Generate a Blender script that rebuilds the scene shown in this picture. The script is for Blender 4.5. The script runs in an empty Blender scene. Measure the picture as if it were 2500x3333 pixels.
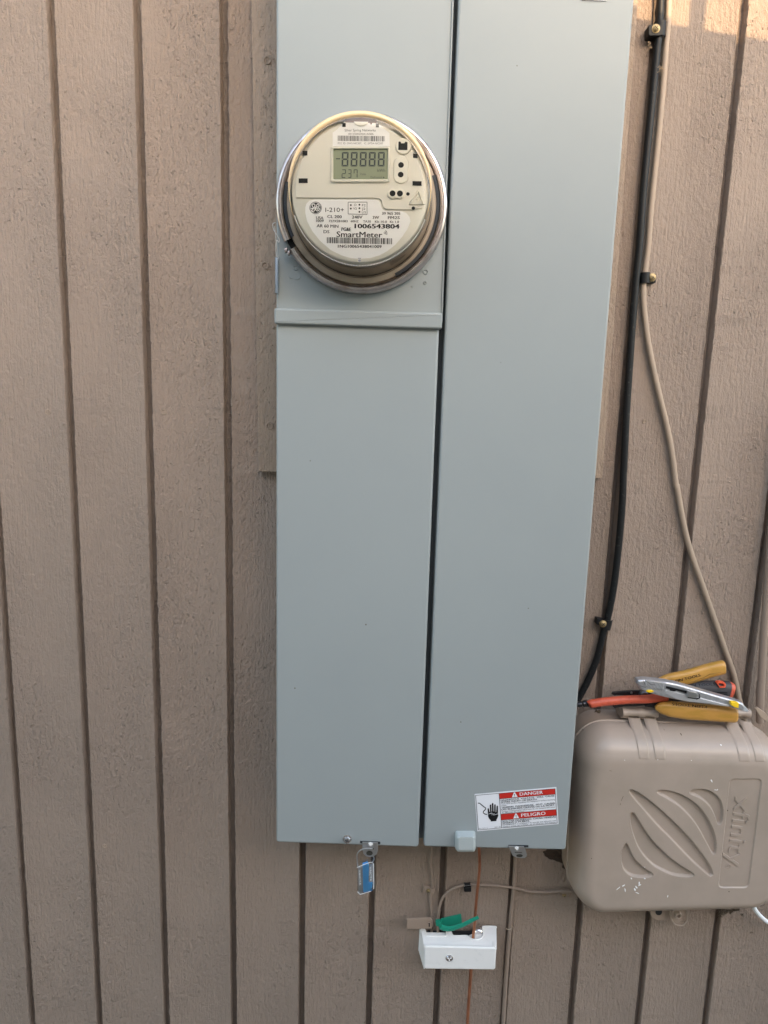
import bpy, bmesh, math, random
import numpy as np
from mathutils import Vector, Matrix
random.seed(7); rng = np.random.default_rng(7)
sc = bpy.context.scene
COL = sc.collection
# ------------------------------------------------------------------ camera
F = 2350.0
PIT, YAW, ROL, CX, CD, CZ = 0.17773194, 0.00455595, 0.02861401, 0.09887906, 0.93757278, 1.5
def basis():
    cp, sp, cy, sy = math.cos(PIT), math.sin(PIT), math.cos(YAW), math.sin(YAW)
    f = Vector((sy*cp, cy*cp, -sp)); rt = Vector((cy, -sy, 0)); up = rt.cross(f)
    c, s = math.cos(ROL), math.sin(ROL)
    return c*rt + s*up, -s*rt + c*up, f
RT, UP, FW = basis()
CAMP = Vector((CX, -CD, CZ))
cam = bpy.data.objects.new('camera', bpy.data.cameras.new('camera')); COL.objects.link(cam)
cam.data.sensor_fit = 'VERTICAL'; cam.data.sensor_height = 36; cam.data.sensor_width = 27
cam.data.lens = F/3333*36; cam.data.clip_start = .01; cam.data.clip_end = 500
M = Matrix((RT, UP, -FW)).transposed().to_4x4(); M.translation = CAMP
cam.matrix_world = M
sc.camera = cam
# ------------------------------------------------------------------ light
SUN_EL, SUN_AZ = 19.0, 20.0        # degrees above the horizon, to the right of straight behind the camera
w = bpy.data.worlds.new('World'); sc.world = w; w.use_nodes = True
wn = w.node_tree.nodes; wl = w.node_tree.links
sky = wn.new('ShaderNodeTexSky'); sky.sky_type = 'NISHITA'; sky.sun_disc = False
sky.sun_elevation = math.radians(SUN_EL); sky.sun_rotation = math.radians(180-SUN_AZ)
sky.air_density = .9; sky.dust_density = 1.2; sky.ozone_density = .4
tint = wn.new('ShaderNodeMix'); tint.data_type = 'RGBA'; tint.blend_type = 'MULTIPLY'; tint.inputs[0].default_value = 1   # evening air, warmer than a clear blue
tint.inputs[7].default_value = (1, .91, .78, 1); wl.new(sky.outputs[0], tint.inputs[6]); wl.new(tint.outputs[2], wn['Background'].inputs[0]); wn['Background'].inputs[1].default_value = 0.15
sun = bpy.data.objects.new('sun', bpy.data.lights.new('sun', 'SUN')); COL.objects.link(sun)
sun.data.energy = 2.0; sun.data.angle = math.radians(.08); sun.data.color = (.42, .29, .16)
e, a = math.radians(SUN_EL), math.radians(SUN_AZ)
TOSUN = Vector((math.sin(a)*math.cos(e), -math.cos(a)*math.cos(e), math.sin(e)))
sun.rotation_euler = TOSUN.to_track_quat('Z', 'Y').to_euler(); sun.location = (1, -2, 3)
vs = sc.view_settings; vs.view_transform = 'Standard'; vs.look = 'None'; vs.gamma = 1; vs.exposure = 3.15
sc.render.resolution_x = 768; sc.render.resolution_y = 1024

# ------------------------------------------------------------------ photo pixels -> points on a plane at a given depth in front of the wall
RG = {'S': (0, 0, 1.0), 'D': (0, 0, 1.50693), '1': (850, 320, .39181), '2': (1000, 360, .27125), '3': (950, 600, .30139),
      '5': (1850, 2100, .39181), '6': (1800, 2300, .42194), '7': (1500, 2520, .22905), '8': (850, 2600, .39181),
      '9': (1250, 2700, .39181), 'A': (1800, 0, .42194), 'B': (1800, 800, .42194), 'C': (1800, 1500, .42194), 'N': (750, 1250, .18090)}
def P(x, y, dep, r='S'):
    ox, oy, k = RG[r]; u, v = ox + x*k, oy + y*k
    d = RT*((u-1250)/F) - UP*((v-1666.5)/F) + FW
    t = (CD-dep)/d.y
    return Vector((CX + t*d.x, -dep, CZ + t*d.z))
def PP(pts, dep, r='S'): return [P(x, y, dep, r) for x, y in pts]

# ------------------------------------------------------------------ materials
def mat(name, col, rough=.5, metal=0, bump=None, var=None, spec=.5, coat=0, alpha=None, trans=0):
    """bump = list of (scale xyz, strength, distance); var = (scale, second colour, low, high)"""
    m = bpy.data.materials.new(name); m.use_nodes = True; n = m.node_tree.nodes; l = m.node_tree.links
    b = n['Principled BSDF']; b.inputs['Base Color'].default_value = (*col, 1); b.inputs['Roughness'].default_value = rough
    b.inputs['Metallic'].default_value = metal; b.inputs['Specular IOR Level'].default_value = spec
    b.inputs['Coat Weight'].default_value = coat; b.inputs['Transmission Weight'].default_value = trans
    tc = n.new('ShaderNodeTexCoord')
    def noise(scale, detail=4, rg=.6):
        mp = n.new('ShaderNodeMapping'); mp.inputs['Scale'].default_value = scale if hasattr(scale, '__len__') else (scale,)*3
        l.new(tc.outputs['Object'], mp.inputs[0]); t = n.new('ShaderNodeTexNoise'); t.inputs['Scale'].default_value = 1
        t.inputs['Detail'].default_value = detail; t.inputs['Roughness'].default_value = rg; l.new(mp.outputs[0], t.inputs[0]); return t
    if var:
        t = noise(var[0]); r = n.new('ShaderNodeMapRange'); r.inputs[1].default_value = var[2]; r.inputs[2].default_value = var[3]
        l.new(t.outputs[0], r.inputs[0]); mx = n.new('ShaderNodeMix'); mx.data_type = 'RGBA'
        mx.inputs[6].default_value = (*col, 1); mx.inputs[7].default_value = (*var[1], 1)
        l.new(r.outputs[0], mx.inputs[0]); l.new(mx.outputs[2], b.inputs[0])
    prev = None
    for sc_, st, dist in (bump or []):
        t = noise(sc_, 3, .55); bp = n.new('ShaderNodeBump'); bp.inputs['Strength'].default_value = st; bp.inputs['Distance'].default_value = dist
        l.new(t.outputs[0], bp.inputs['Height'])
        if prev: l.new(prev.outputs[0], bp.inputs['Normal'])
        prev = bp
    if prev: l.new(prev.outputs[0], b.inputs['Normal'])
    return m
def clear_mat(name, tint, rough=.03, edge=.9):
    m = bpy.data.materials.new(name); m.use_nodes = True; n = m.node_tree.nodes; l = m.node_tree.links
    n.remove(n['Principled BSDF']); o = n['Material Output']
    t = n.new('ShaderNodeBsdfTransparent'); t.inputs[0].default_value = (*tint, 1)
    g = n.new('ShaderNodeBsdfGlossy'); g.inputs['Roughness'].default_value = rough; g.inputs[0].default_value = (1, 1, 1, 1)
    f = n.new('ShaderNodeFresnel'); f.inputs[0].default_value = 1.5
    k = n.new('ShaderNodeMath'); k.operation = 'MULTIPLY'; k.inputs[1].default_value = edge; l.new(f.outputs[0], k.inputs[0])
    mx = n.new('ShaderNodeMixShader'); l.new(k.outputs[0], mx.inputs[0]); l.new(t.outputs[0], mx.inputs[1]); l.new(g.outputs[0], mx.inputs[2])
    l.new(mx.outputs[0], o.inputs[0]); return m

TAUPE = (.300, .230, .182)
M_ = {}
def wall_paint(name, col, k=1.0):
    m = bpy.data.materials.new(name); m.use_nodes = True; n = m.node_tree.nodes; l = m.node_tree.links
    b = n['Principled BSDF']; b.inputs['Roughness'].default_value = .62; b.inputs['Specular IOR Level'].default_value = .35
    tc = n.new('ShaderNodeTexCoord')
    def N(scale, detail=4, rg=.6, w=0, kind='n'):
        mp = n.new('ShaderNodeMapping'); mp.inputs['Scale'].default_value = scale; mp.inputs['Location'].default_value = (w, w*.7, w*1.3)
        l.new(tc.outputs['Object'], mp.inputs[0]); t = n.new('ShaderNodeTexNoise' if kind == 'n' else 'ShaderNodeTexVoronoi')
        t.inputs['Scale'].default_value = 1
        if kind == 'n': t.inputs['Detail'].default_value = detail; t.inputs['Roughness'].default_value = rg
        l.new(mp.outputs[0], t.inputs[0]); return t
    def MR(s, a, b_, c=0, d=1):
        r = n.new('ShaderNodeMapRange'); l.new(s, r.inputs[0])
        for i, v in enumerate((a, b_, c, d)): r.inputs[i+1].default_value = v
        return r.outputs[0]
    def MUL(s, t):
        k_ = n.new('ShaderNodeMath'); k_.operation = 'MULTIPLY'; l.new(s, k_.inputs[0])
        if isinstance(t, float): k_.inputs[1].default_value = t
        else: l.new(t, k_.inputs[1])
        return k_.outputs[0]
    def ADD(s, t):
        k_ = n.new('ShaderNodeMath'); k_.operation = 'ADD'; l.new(s, k_.inputs[0]); l.new(t, k_.inputs[1]); return k_.outputs[0]
    big = N((3.5, 3.5, 1.6), 4, .6, 3); fine = N((240, 240, 60), 3, .6, 9)
    mx = n.new('ShaderNodeMix'); mx.data_type = 'RGBA'; mx.inputs[6].default_value = (*[c*.93 for c in col], 1)
    mx.inputs[7].default_value = (*[min(1, c*1.09) for c in col], 1)
    l.new(MR(ADD(MUL(big.outputs[0], .75), MUL(fine.outputs[0], .25)), .36, .64), mx.inputs[0])
    l.new(mx.outputs[2], b.inputs[0])
    grain = N((420, 420, 26), 3, .6, 1)            # brushed vertical grain
    lump = N((290, 290, 150), 4, .65, 5)           # thick paint lumps
    nib = N((400, 400, 190), 1, .5, 8)             # raised nibs
    where = N((14, 14, 7), 2, .5, 12)
    h = ADD(MUL(MR(grain.outputs[0], .3, .7), .38), MUL(MUL(MR(lump.outputs[0], .3, .72), 1.0), MR(where.outputs[0], .35, .65, .6, 1)))
    h = ADD(h, MUL(MR(nib.outputs[0], .66, .76), MR(where.outputs[0], .4, .6, .0, 1.3)))
    bp = n.new('ShaderNodeBump'); bp.inputs['Strength'].default_value = 1.0; bp.inputs['Distance'].default_value = .0017*k
    l.new(h, bp.inputs['Height'])
    l.new(bp.outputs[0], b.inputs['Normal'])
    return m
M_['siding'] = wall_paint('siding_paint', TAUPE)
M_['groove'] = wall_paint('shaded_groove_paint', tuple(c*.56 for c in TAUPE), .8)  # siding paint darkened so the groove floors carry their shade in the colour
M_['board'] = wall_paint('board_paint', (.325, .246, .185), .8)
M_['taupe_pl'] = mat('painted_plastic', (.34, .255, .195), .5, bump=[(120, .25, .0006)], var=(9, (.29, .215, .165), .4, .65))
M_['thin'] = mat('thin_wire_paint', (.27, .205, .16), .6)
M_['cab'] = mat('painted_cable', (.36, .275, .205), .55, bump=[(300, .3, .0004)])
M_['steel'] = mat('grey_enamel', (.290, .315, .312), .42, spec=.42, bump=[(900, .06, .0002), (5, .18, .006)], var=(3.2, (.274, .299, .299), .35, .65))
M_['dark'] = mat('dark_gap', (.02, .022, .025), .7)
M_['body'] = mat('enclosure_grey', (.10, .115, .12), .6)
M_['lid'] = mat('lid_plastic', (.39, .309, .25), .34, bump=[(650, .12, .0003)], var=(13, (.345, .278, .222), .4, .65), spec=.5)
M_['lid_dirty'] = mat('lid_base_plastic', (.37, .285, .225), .5, var=(40, (.12, .09, .07), .58, .75), bump=[(300, .3, .0005)])
M_['black'] = mat('black_rubber', (.008, .009, .010), .5, spec=.3, bump=[((500, 500, 120), .3, .0005)], var=(180, (.05, .055, .05), .60, .72))
M_['blackpl'] = mat('black_plastic', (.010, .010, .011), .5, spec=.3)
M_['chrome'] = mat('bright_metal', (.75, .72, .72), .22, 1, bump=[(260, .08, .0004)])
M_['zinc'] = mat('zinc_steel', (.62, .62, .62), .36, 1, bump=[(500, .1, .0003)])
M_['ringm'] = mat('ring_metal', (.62, .57, .56), .28, 1, bump=[(160, .14, .0006)], var=(60, (.42, .34, .31), .45, .7))
M_['brass'] = mat('brass_screw', (.34, .26, .14), .48, .9)
M_['copper'] = mat('copper_wire', (.52, .22, .12), .38, .75, var=((200, 200, 40), (.30, .11, .06), .4, .7))
M_['white'] = mat('white_plastic', (.82, .80, .77), .36, bump=[(500, .10, .0003)], var=(60, (.70, .69, .67), .58, .8))
M_['cream'] = mat('cream_plastic', (.74, .72, .64), .45)
M_['creaml'] = mat('cream_raised', (.78, .76, .67), .45)
M_['gold'] = mat('rim_reflection_amber', (.80, .58, .32), .22, spec=.6, coat=.3)
M_['brown_in'] = mat('brown_base_plastic', (.36, .285, .21), .35, var=((30, 30, 30), (.26, .195, .135), .45, .7))
M_['label'] = mat('label_white', (.88, .88, .87), .5)
M_['ink'] = mat('ink_black', (.008, .008, .009), .6, spec=.2)
M_['inkg'] = mat('ink_grey', (.10, .10, .10), .5)
M_['lcd'] = mat('lcd_green', (.29, .33, .22), .35)
M_['lcdink'] = mat('lcd_segment', (.035, .05, .05), .4)
M_['red'] = mat('label_red', (.50, .022, .014), .5, spec=.3)
M_['labelb'] = mat('danger_label_white', (.72, .72, .74), .5, spec=.3)
M_['yellow'] = mat('yellow_grip', (.52, .27, .06), .33, var=((40, 120, 160), (.42, .23, .035), .45, .68), bump=[(200, .12, .0005)])
M_['orange'] = mat('orange_sleeve', (.58, .10, .05), .42, var=(120, (.45, .06, .03), .5, .75), bump=[(300, .25, .0005)])
M_['grip'] = mat('dark_rubber_grip', (.045, .042, .045), .55)
M_['blued'] = mat('blackened_steel', (.05, .05, .055), .33, .7, var=(300, (.12, .10, .09), .55, .7))
M_['silver'] = mat('cast_silver', (.55, .55, .57), .38, .75, var=(90, (.40, .40, .43), .5, .75), bump=[(350, .12, .0004)])
M_['yel2'] = mat('yellow_plastic', (.85, .55, .02), .3)
M_['green'] = mat('green_plastic', (.01, .21, .135), .3)
M_['blue'] = mat('blue_plastic', (.13, .50, .95), .3)
M_['pale'] = mat('pale_blue_plastic', (.42, .52, .66), .25)
M_['clear'] = clear_mat('clear_plastic', (.93, .94, .95), .06)
M_['cover'] = clear_mat('clear_polycarbonate', (.98, .97, .95), .03, .8)
M_['webs'] = mat('dry_debris', (.10, .075, .05), .9)
M_['foam'] = mat('rusty_foam', (.045, .025, .013), .7, bump=[(80, .6, .004)], var=(60, (.04, .025, .015), .4, .6))
M_['stucco'] = mat('blocker_stucco', (.26, .225, .185), .9, bump=[(40, .5, .004)])
M_['soil'] = mat('bare_soil', (.21, .165, .125), .95, bump=[(40, .6, .01)], var=(5, (.16, .125, .095), .35, .65))

# ------------------------------------------------------------------ object helpers
def tag(o, label=None, cat=None, group=None, kind=None):
    if label: o['label'] = label
    if cat: o['category'] = cat
    if group: o['group'] = group
    if kind: o['kind'] = kind
    return o
def thing(name, label, cat, loc, group=None):
    o = bpy.data.objects.new(name, None); COL.objects.link(o); o.location = loc; o.empty_display_size = .02
    return tag(o, label, cat, group)
def wloc(o):
    v = Vector(o.location)
    while o.parent: o = o.parent; v += Vector(o.location)
    return v
def obj(name, bm, material, parent=None, smooth=35, origin=None, label=None):
    """bm holds WORLD coordinates; the mesh is stored relative to its parent (or its own origin)"""
    bmesh.ops.recalc_face_normals(bm, faces=bm.faces[:])
    me = bpy.data.meshes.new(name); bm.to_mesh(me); bm.free()
    o = bpy.data.objects.new(name, me); COL.objects.link(o)
    if parent: o.parent = parent; off = wloc(parent)
    else:
        off = Vector(origin) if origin is not None else Vector((0, 0, 0)); o.location = off
    me.transform(Matrix.Translation(-off))
    for m in (material if isinstance(material, (list, tuple)) else [material]): me.materials.append(m)
    if smooth:
        me.shade_smooth(); me.set_sharp_from_angle(angle=math.radians(smooth))
        for pg in me.polygons:
            if len(pg.vertices) > 4: pg.use_smooth = False
    if label: o['label'] = label
    return o
def sub_loc(o): return o
def ring_faces(bm, A, B, close=True, mi=0):
    n = len(A)
    for i in range(n if close else n-1):
        j = (i+1) % n
        try: f = bm.faces.new((A[i], A[j], B[j], B[i])); f.material_index = mi
        except ValueError: pass
def area2(p): return sum(p[i][0]*p[(i+1) % len(p)][1]-p[(i+1) % len(p)][0]*p[i][1] for i in range(len(p)))/2
def inset(p, d):
    n = len(p); out = []; s = 1 if area2(p) > 0 else -1
    for i in range(n):
        a, b, c = Vector(p[i-1]), Vector(p[i]), Vector(p[(i+1) % n])
        e1 = (b-a); e2 = (c-b)
        if e1.length < 1e-9 or e2.length < 1e-9: out.append(tuple(b)); continue
        e1.normalize(); e2.normalize()
        n1 = Vector((-e1.y, e1.x))*s; n2 = Vector((-e2.y, e2.x))*s; m = n1+n2
        if m.length < 1e-6: out.append(tuple(b)); continue
        m.normalize(); k = max(.45, m.dot(n1)); out.append(tuple(b+m*d/k))
    return out
def prism(bm, pts, thick, bev=0, segs=3, tilt=None, back=True):
    """pts: world points on the front plane (their own y); extruded into the wall by thick, front rim rounded by bev"""
    xz = [(p[0], p[2]) for p in pts]; ys = [p[1] for p in pts]
    def ring(q, dy): return [bm.verts.new((q[i][0], ys[i]+dy, q[i][1])) for i in range(len(q))]
    bk = ring(xz, thick); last = bk
    if bev > 0:
        for s in range(segs+1):
            t = s/segs*math.pi/2
            r = ring(inset(xz, bev*(1-math.cos(t))) if s else xz, bev*(1-math.sin(t)))
            ring_faces(bm, last, r); last = r
    else:
        r = ring(xz, 0); ring_faces(bm, last, r); last = r
    try: bm.faces.new(last)
    except ValueError: pass
    if back:
        try: bm.faces.new(list(reversed(bk)))
        except ValueError: pass
    return bm
def rrect(x0, y0, x1, y1, r, n=5):
    out = []
    for cx, cy, a0 in ((x1-r, y0+r, -90), (x1-r, y1-r, 0), (x0+r, y1-r, 90), (x0+r, y0+r, 180)):
        for k in range(n+1):
            t = math.radians(a0+90*k/n); out.append((cx+r*math.cos(t), cy+r*math.sin(t)))
    return out
def circ(x, y, r, n=24, ry=None): return [(x+r*math.cos(2*math.pi*k/n), y+(ry or r)*math.sin(2*math.pi*k/n)) for k in range(n)]
def quad_round(q, r, n=5):
    """round the corners of an (x, z) quad by r"""
    out = []
    m = len(q)
    for i in range(m):
        a, b, c = Vector(q[i-1]), Vector(q[i]), Vector(q[(i+1) % m])
        d1 = (a-b).normalized(); d2 = (c-b).normalized()
        p0, p2 = b+d1*r, b+d2*r
        for k in range(n+1):
            t = k/n; out.append(tuple(p0*(1-t)**2+b*(2*t*(1-t))*1.0+p2*t*t))
    return out
def spline(pts, sub=6):
    pts = [Vector(p) for p in pts]; q = [pts[0]*2-pts[1]]+pts+[pts[-1]*2-pts[-2]]; out = []
    for i in range(1, len(q)-2):
        p0, p1, p2, p3 = q[i-1:i+3]
        for k in range(sub):
            t = k/sub; out.append(.5*((2*p1)+(p2-p0)*t+(2*p0-5*p1+4*p2-p3)*t*t+(3*p1-p0-3*p2+p3)*t**3))
    out.append(pts[-1]); return out
def tube(bm, pts, r, n=10, caps=True, sq=None):
    """sweep; r is one radius, a list of radii, or a list of (in-plane, depth) radii"""
    N = len(pts); last = None
    for i, p in enumerate(pts):
        t = (pts[min(i+1, N-1)]-pts[max(i-1, 0)]).normalized()
        u = t.cross(Vector((0, 1, 0)))
        u = u.normalized() if u.length > 1e-4 else Vector((1, 0, 0)); v = t.cross(u).normalized()
        rr = r[i] if isinstance(r, list) else r
        ra, rb = rr if isinstance(rr, tuple) else (rr, rr)
        ring = []
        for k in range(n):
            a = 2*math.pi*k/n; c, s = math.cos(a), math.sin(a)
            if sq: c = math.copysign(abs(c)**sq, c); s = math.copysign(abs(s)**sq, s)
            ring.append(bm.verts.new(p+u*(ra*c)+v*(rb*s)))
        if last: ring_faces(bm, last, ring)
        elif caps: bm.faces.new(ring)
        last = ring
    if caps: bm.faces.new(list(reversed(last)))
    return bm
def lathe(bm, c, prof, n=96, a0=0, a1=360, mi=0, close=False):
    """prof: (radius, depth) pairs around the axis through c pointing out of the wall"""
    full = abs(a1-a0) >= 359.9; k = n if full else n+1; cols = []
    for i in range(k):
        a = math.radians(a0+(a1-a0)*i/n)
        cols.append([bm.verts.new((c[0]+r*math.cos(a), -d, c[2]+r*math.sin(a))) if r > 1e-6 else None for r, d in prof])
    cen = {}
    for j, (r, d) in enumerate(prof):
        if r <= 1e-6: cen[j] = bm.verts.new((c[0], -d, c[2]))
    m = len(prof)
    for i in range(n):
        A, B = cols[i], cols[(i+1) % k]
        for j in range(m if close else m-1):
            jn = (j+1) % m
            q = [A[j] or cen[j], A[jn] or cen[jn], B[jn] or cen[jn], B[j] or cen[j]]
            q2 = []
            for v in q:
                if v not in q2: q2.append(v)
            if len(q2) > 2:
                try: f = bm.faces.new(q2); f.material_index = mi
                except ValueError: pass
    if not full and close:
        bm.faces.new(cols[0]); bm.faces.new(list(reversed(cols[-1])))
    return bm
def box(bm, c, s, rot=0):
    m = Matrix.Translation(c) @ Matrix.Rotation(rot, 4, 'Y') @ Matrix.Diagonal((*s, 1))
    bmesh.ops.create_cube(bm, size=1, matrix=m)
    return bm
def flat(bm, pts, mi=0):
    vs_ = [bm.verts.new(p) for p in pts]
    try: f = bm.faces.new(vs_); f.material_index = mi
    except ValueError: pass
def stroke(bm, pts, w, dep, r, mi=0):
    """flat inked line of width w (pixels of region r)"""
    pts = [Vector(p) for p in pts]; L, R = [], []
    for i, p in enumerate(pts):
        t = (pts[min(i+1, len(pts)-1)]-pts[max(i-1, 0)]).normalized(); n_ = Vector((-t.y, t.x))*w/2
        L.append(bm.verts.new(P(*(p+n_), dep, r))); R.append(bm.verts.new(P(*(p-n_), dep, r)))
    for i in range(len(pts)-1):
        f = bm.faces.new((L[i], L[i+1], R[i+1], R[i])); f.material_index = mi
def text(bm, s, p0, p1, h, dep, r, bold=0, mi=0, shear=0, fn=None, res=2):
    """letters from baseline point p0 to p1 (pixels of region r), capitals h pixels tall, lying on the plane at dep"""
    cu = bpy.data.curves.new('t', 'FONT'); cu.body = s; cu.resolution_u = res; cu.offset = 0 if bold > 0 else bold; cu.shear = shear
    o = bpy.data.objects.new('t', cu); COL.objects.link(o)
    bpy.context.view_layer.update()
    me = bpy.data.meshes.new_from_object(o.evaluated_get(bpy.context.evaluated_depsgraph_get()))
    xs = [v.co.x for v in me.vertices]; x0, x1 = min(xs), max(xs)
    p0, p1 = Vector(p0), Vector(p1); d = p1-p0; up = Vector((d.y, -d.x)).normalized()
    sh = [(0, 0)] if bold <= 0 else [(-bold*h*1.1, 0), (bold*h*1.1, .00003)]
    for sx, sd_ in sh:
        vm = []
        for v in me.vertices:
            q = p0 + d*((v.co.x-x0)/(x1-x0)) + up*(v.co.y/.71*h) + d.normalized()*sx
            vm.append(bm.verts.new(fn(q) if fn else P(q.x, q.y, dep+sd_, r)))
        for f in me.polygons:
            try: g = bm.faces.new([vm[i] for i in f.vertices]); g.material_index = mi
            except ValueError: pass
    bpy.data.objects.remove(o); bpy.data.curves.remove(cu); bpy.data.meshes.remove(me)
def NB(): return bmesh.new()
def arrmesh(name, V, Fq, material, parent=None, origin=(0, 0, 0), smooth=35):
    me = bpy.data.meshes.new(name); off = wloc(parent) if parent else Vector(origin)
    V = np.asarray(V, float)-np.array(off)
    me.from_pydata(V.tolist(), [], np.asarray(Fq).tolist() if not isinstance(Fq, list) else Fq); me.materials.append(material)
    o = bpy.data.objects.new(name, me); COL.objects.link(o)
    if parent: o.parent = parent
    else: o.location = off
    if smooth: me.shade_smooth(); me.set_sharp_from_angle(angle=math.radians(smooth))
    return o

# ================================================================== SETTING
bm = NB(); bmesh.ops.create_grid(bm, x_segments=2, y_segments=2, size=120)
tag(obj('ground', bm, M_['soil'], smooth=0), kind='structure', label='bare brown soil of the side yard below the wall')

# ---- siding wall: vertical grooves cut as real channels
S = .1016
def noise1(n, k):
    a_ = rng.normal(0, 1, n); ker = np.ones(k)/k; return np.convolve(a_, ker, 'same')
zs = np.concatenate([np.linspace(0, .45, 4), np.arange(.48, 2.1, .0035), np.linspace(2.12, 3.0, 4)])
cols_x, cols_y = [], []
GW, GD = .0090, .0098
prev = -1.6
lo, hi = -9, 22
for i in range(lo, hi):
    cx = (i-4)*S
    if i == lo: cols_x.append(np.full(len(zs), cx-S*.5)); cols_y.append(np.zeros(len(zs)))
    infr = -1 <= i <= 11
    for off, y, amp in ((-GW/2-.0020, 0, 0), (-GW/2-.0009, -.0005, .0002), (-GW/2-.0001, .0004, .0003), (-GW/2+.0010, GD, .0001), (GW/2-.0010, GD, .0001), (GW/2+.0001, .0004, .00045), (GW/2+.0010, -.0006, .0003), (GW/2+.0022, 0, 0)):
        j = noise1(len(zs), 2)*amp if infr else 0
        wob = noise1(len(zs), 60)*.0011 if infr and off < 0 else 0
        cols_x.append(cx+off+j+np.zeros(len(zs))); cols_y.append(y+np.zeros(len(zs)))
    cols_x.append(np.full(len(zs), cx+S*.5)); cols_y.append(np.zeros(len(zs)))
nx, nz = len(cols_x), len(zs)
V = np.stack([np.array(cols_x), np.array(cols_y), np.tile(zs, (nx, 1))], -1).reshape(-1, 3)
ii, jj = np.meshgrid(np.arange(nx-1), np.arange(nz-1), indexing='ij')
q = (ii*nz+jj).ravel(); Fq = np.stack([q, q+nz, q+nz+1, q+1], -1)
wall = thing('siding_wall', 'taupe painted wood siding wall with vertical grooves behind the meter panel', 'wall', (0, 0, 0))
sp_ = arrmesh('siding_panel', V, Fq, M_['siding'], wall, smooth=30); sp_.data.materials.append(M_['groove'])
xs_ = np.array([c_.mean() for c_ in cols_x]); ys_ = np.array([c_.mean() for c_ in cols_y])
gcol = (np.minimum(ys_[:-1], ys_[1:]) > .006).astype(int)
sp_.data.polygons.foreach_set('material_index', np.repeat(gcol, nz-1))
bm = NB(); box(bm, (.6, .08, 1.5), (3.3, .12, 3.0)); obj('sheathing', bm, M_['body'], wall, smooth=0)
bm = NB(); box(bm, (.6, -.16, 2.96), (3.3, .44, .02)); box(bm, (.6, -.39, 2.93), (3.3, .02, .14)); obj('eave', bm, M_['siding'], wall, smooth=0)
# nail dents and heads
for (x, y, r_, s) in ((155, 1341, .0034, 0), (534, 1341, .0034, 0), (341, 2753, .003, 0), (790, 2783, .0036, 1), (2097, 1371, .0026, 0)):
    c = P(x, y, .0, 'S'); bm = NB()
    if s: lathe(bm, c, [(r_, .0002), (r_*.85, .0009), (r_*.7, .0004), (0, .0005)], 14)
    else:
        lathe(bm, c, [(r_*1.15, .0001), (r_*.95, .0009), (r_*.72, .0003), (0, .0003)], 12)
        box(bm, (c.x+.0006, -.0006, c.z+r_*.75), (r_*1.3, .0007, .0011), .2)
    obj('nail_head', bm, M_['siding'] if s else M_['board'], wall)

# ---- painted backing board
bl, br = P(841, 1535, .015), P(1961, 1556, .015); tl, tr = P(818, 0, .015), P(2077, 0, .015)
def ext(a_, b_, k=.35): d = (a_-b_).normalized(); return a_+d*k
brd = thing('backing_board', 'thin painted board fixed to the siding behind the grey panel, its lower corners showing', 'board', ((bl+br)/2))
bm = NB(); prism(bm, [bl, br, ext(tr, br), ext(tl, bl)], .0145, .0012, 2); obj('board', bm, M_['board'], brd)
for x, y in ((578, 131), (573.5, 574), (583, 920)):
    c = P(x*1.50693, y*1.50693, .015); bm = NB()
    lathe(bm, c, [(.0046, .0151), (.0041, .0164), (.0033, .0160), (.0029, .0152), (0, .0152)], 14)
    obj('nail_head', bm, M_['board'], brd)

# ---- yard behind the camera: ground out of frame, unseen wall added to cut off the low sun
FY = -3.0
def onblocker(p):
    t = (FY-p.y)/TOSUN.y; return p+TOSUN*t
A0, A1 = onblocker(P(2095, 63, 0)), onblocker(P(2497, 131, 0))
sl = (A1.z-A0.z)/(A1.x-A0.x)
nw = thing('sun_blocker_wall', 'unseen stucco wall added behind the camera to cut off the low sun', 'added wall', (.6, FY, 0))
bm = NB(); prism(bm, [Vector((-7, FY, 0)), Vector((9, FY, 0)), Vector((9, FY, A0.z+sl*(9-A0.x))), Vector((-7, FY, A0.z+sl*(-7-A0.x)))], -.18); obj('stucco', bm, M_['stucco'], nw, smooth=0)
c0, c1 = onblocker(P(2243, 20, 0)), onblocker(P(2302, 20, 0))
bm = NB(); vx = (c0.x+c1.x)/2+.09*math.tan(a); tube(bm, [Vector((vx, FY-.09, 1.9)), Vector((vx, FY-.09, c0.z+.5))], abs(c1.x-c0.x)*.42, 16); obj('shadow_post', bm, M_['zinc'], nw, smooth=40)  # thin post added to cast the narrow shadow strip

# ================================================================== METER PANEL
D0 = .105
pan = thing('meter_panel', 'tall grey enamelled steel electrical panel mounted on the taupe siding', 'electrical panel', P(1370, 2750, .0))
STL = M_['steel']; rw0 = random.Random(11)
def up_to(p_top, p_bot): return ext(p_top, p_bot, .30)
# enclosure behind the covers
a_, b_ = P(912, 2717, .08), P(1835, 2735, .08)
bm = NB(); prism(bm, [Vector((P(899, 2700, D0).x+.004, -.08, a_.z)), Vector((P(1842, 2700, D0).x-.004, -.08, a_.z)), Vector((P(2064, 0, D0).x-.004, -.08, 2.25)), Vector((P(899, 0, D0).x+.004, -.08, 2.25))], .075, .001, 1)
obj('enclosure', bm, M_['body'], pan)
def cover(name, px, thick=.022, bev=.0028, dep=D0, topext=0, r=.004):
    q = PP(px, dep)          # BL BR TR TL
    if topext: q[2] = ext(q[2], q[1], topext); q[3] = ext(q[3], q[0], topext)
    qq = quad_round([(p.x, p.z) for p in q], r, 3)
    bm = NB(); prism(bm, [Vector((x, -dep, z)) for x, z in qq], thick, bev, 4); return obj(name, bm, STL, pan)
cover('breaker_cover', [(1379, 2757), (1842, 2768), (2064.5, 0), (1492, 0)], topext=.3)
cover('lower_cover', [(899, 2743), (1362.5, 2759), (1430, 1065), (899, 1050)])
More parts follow.
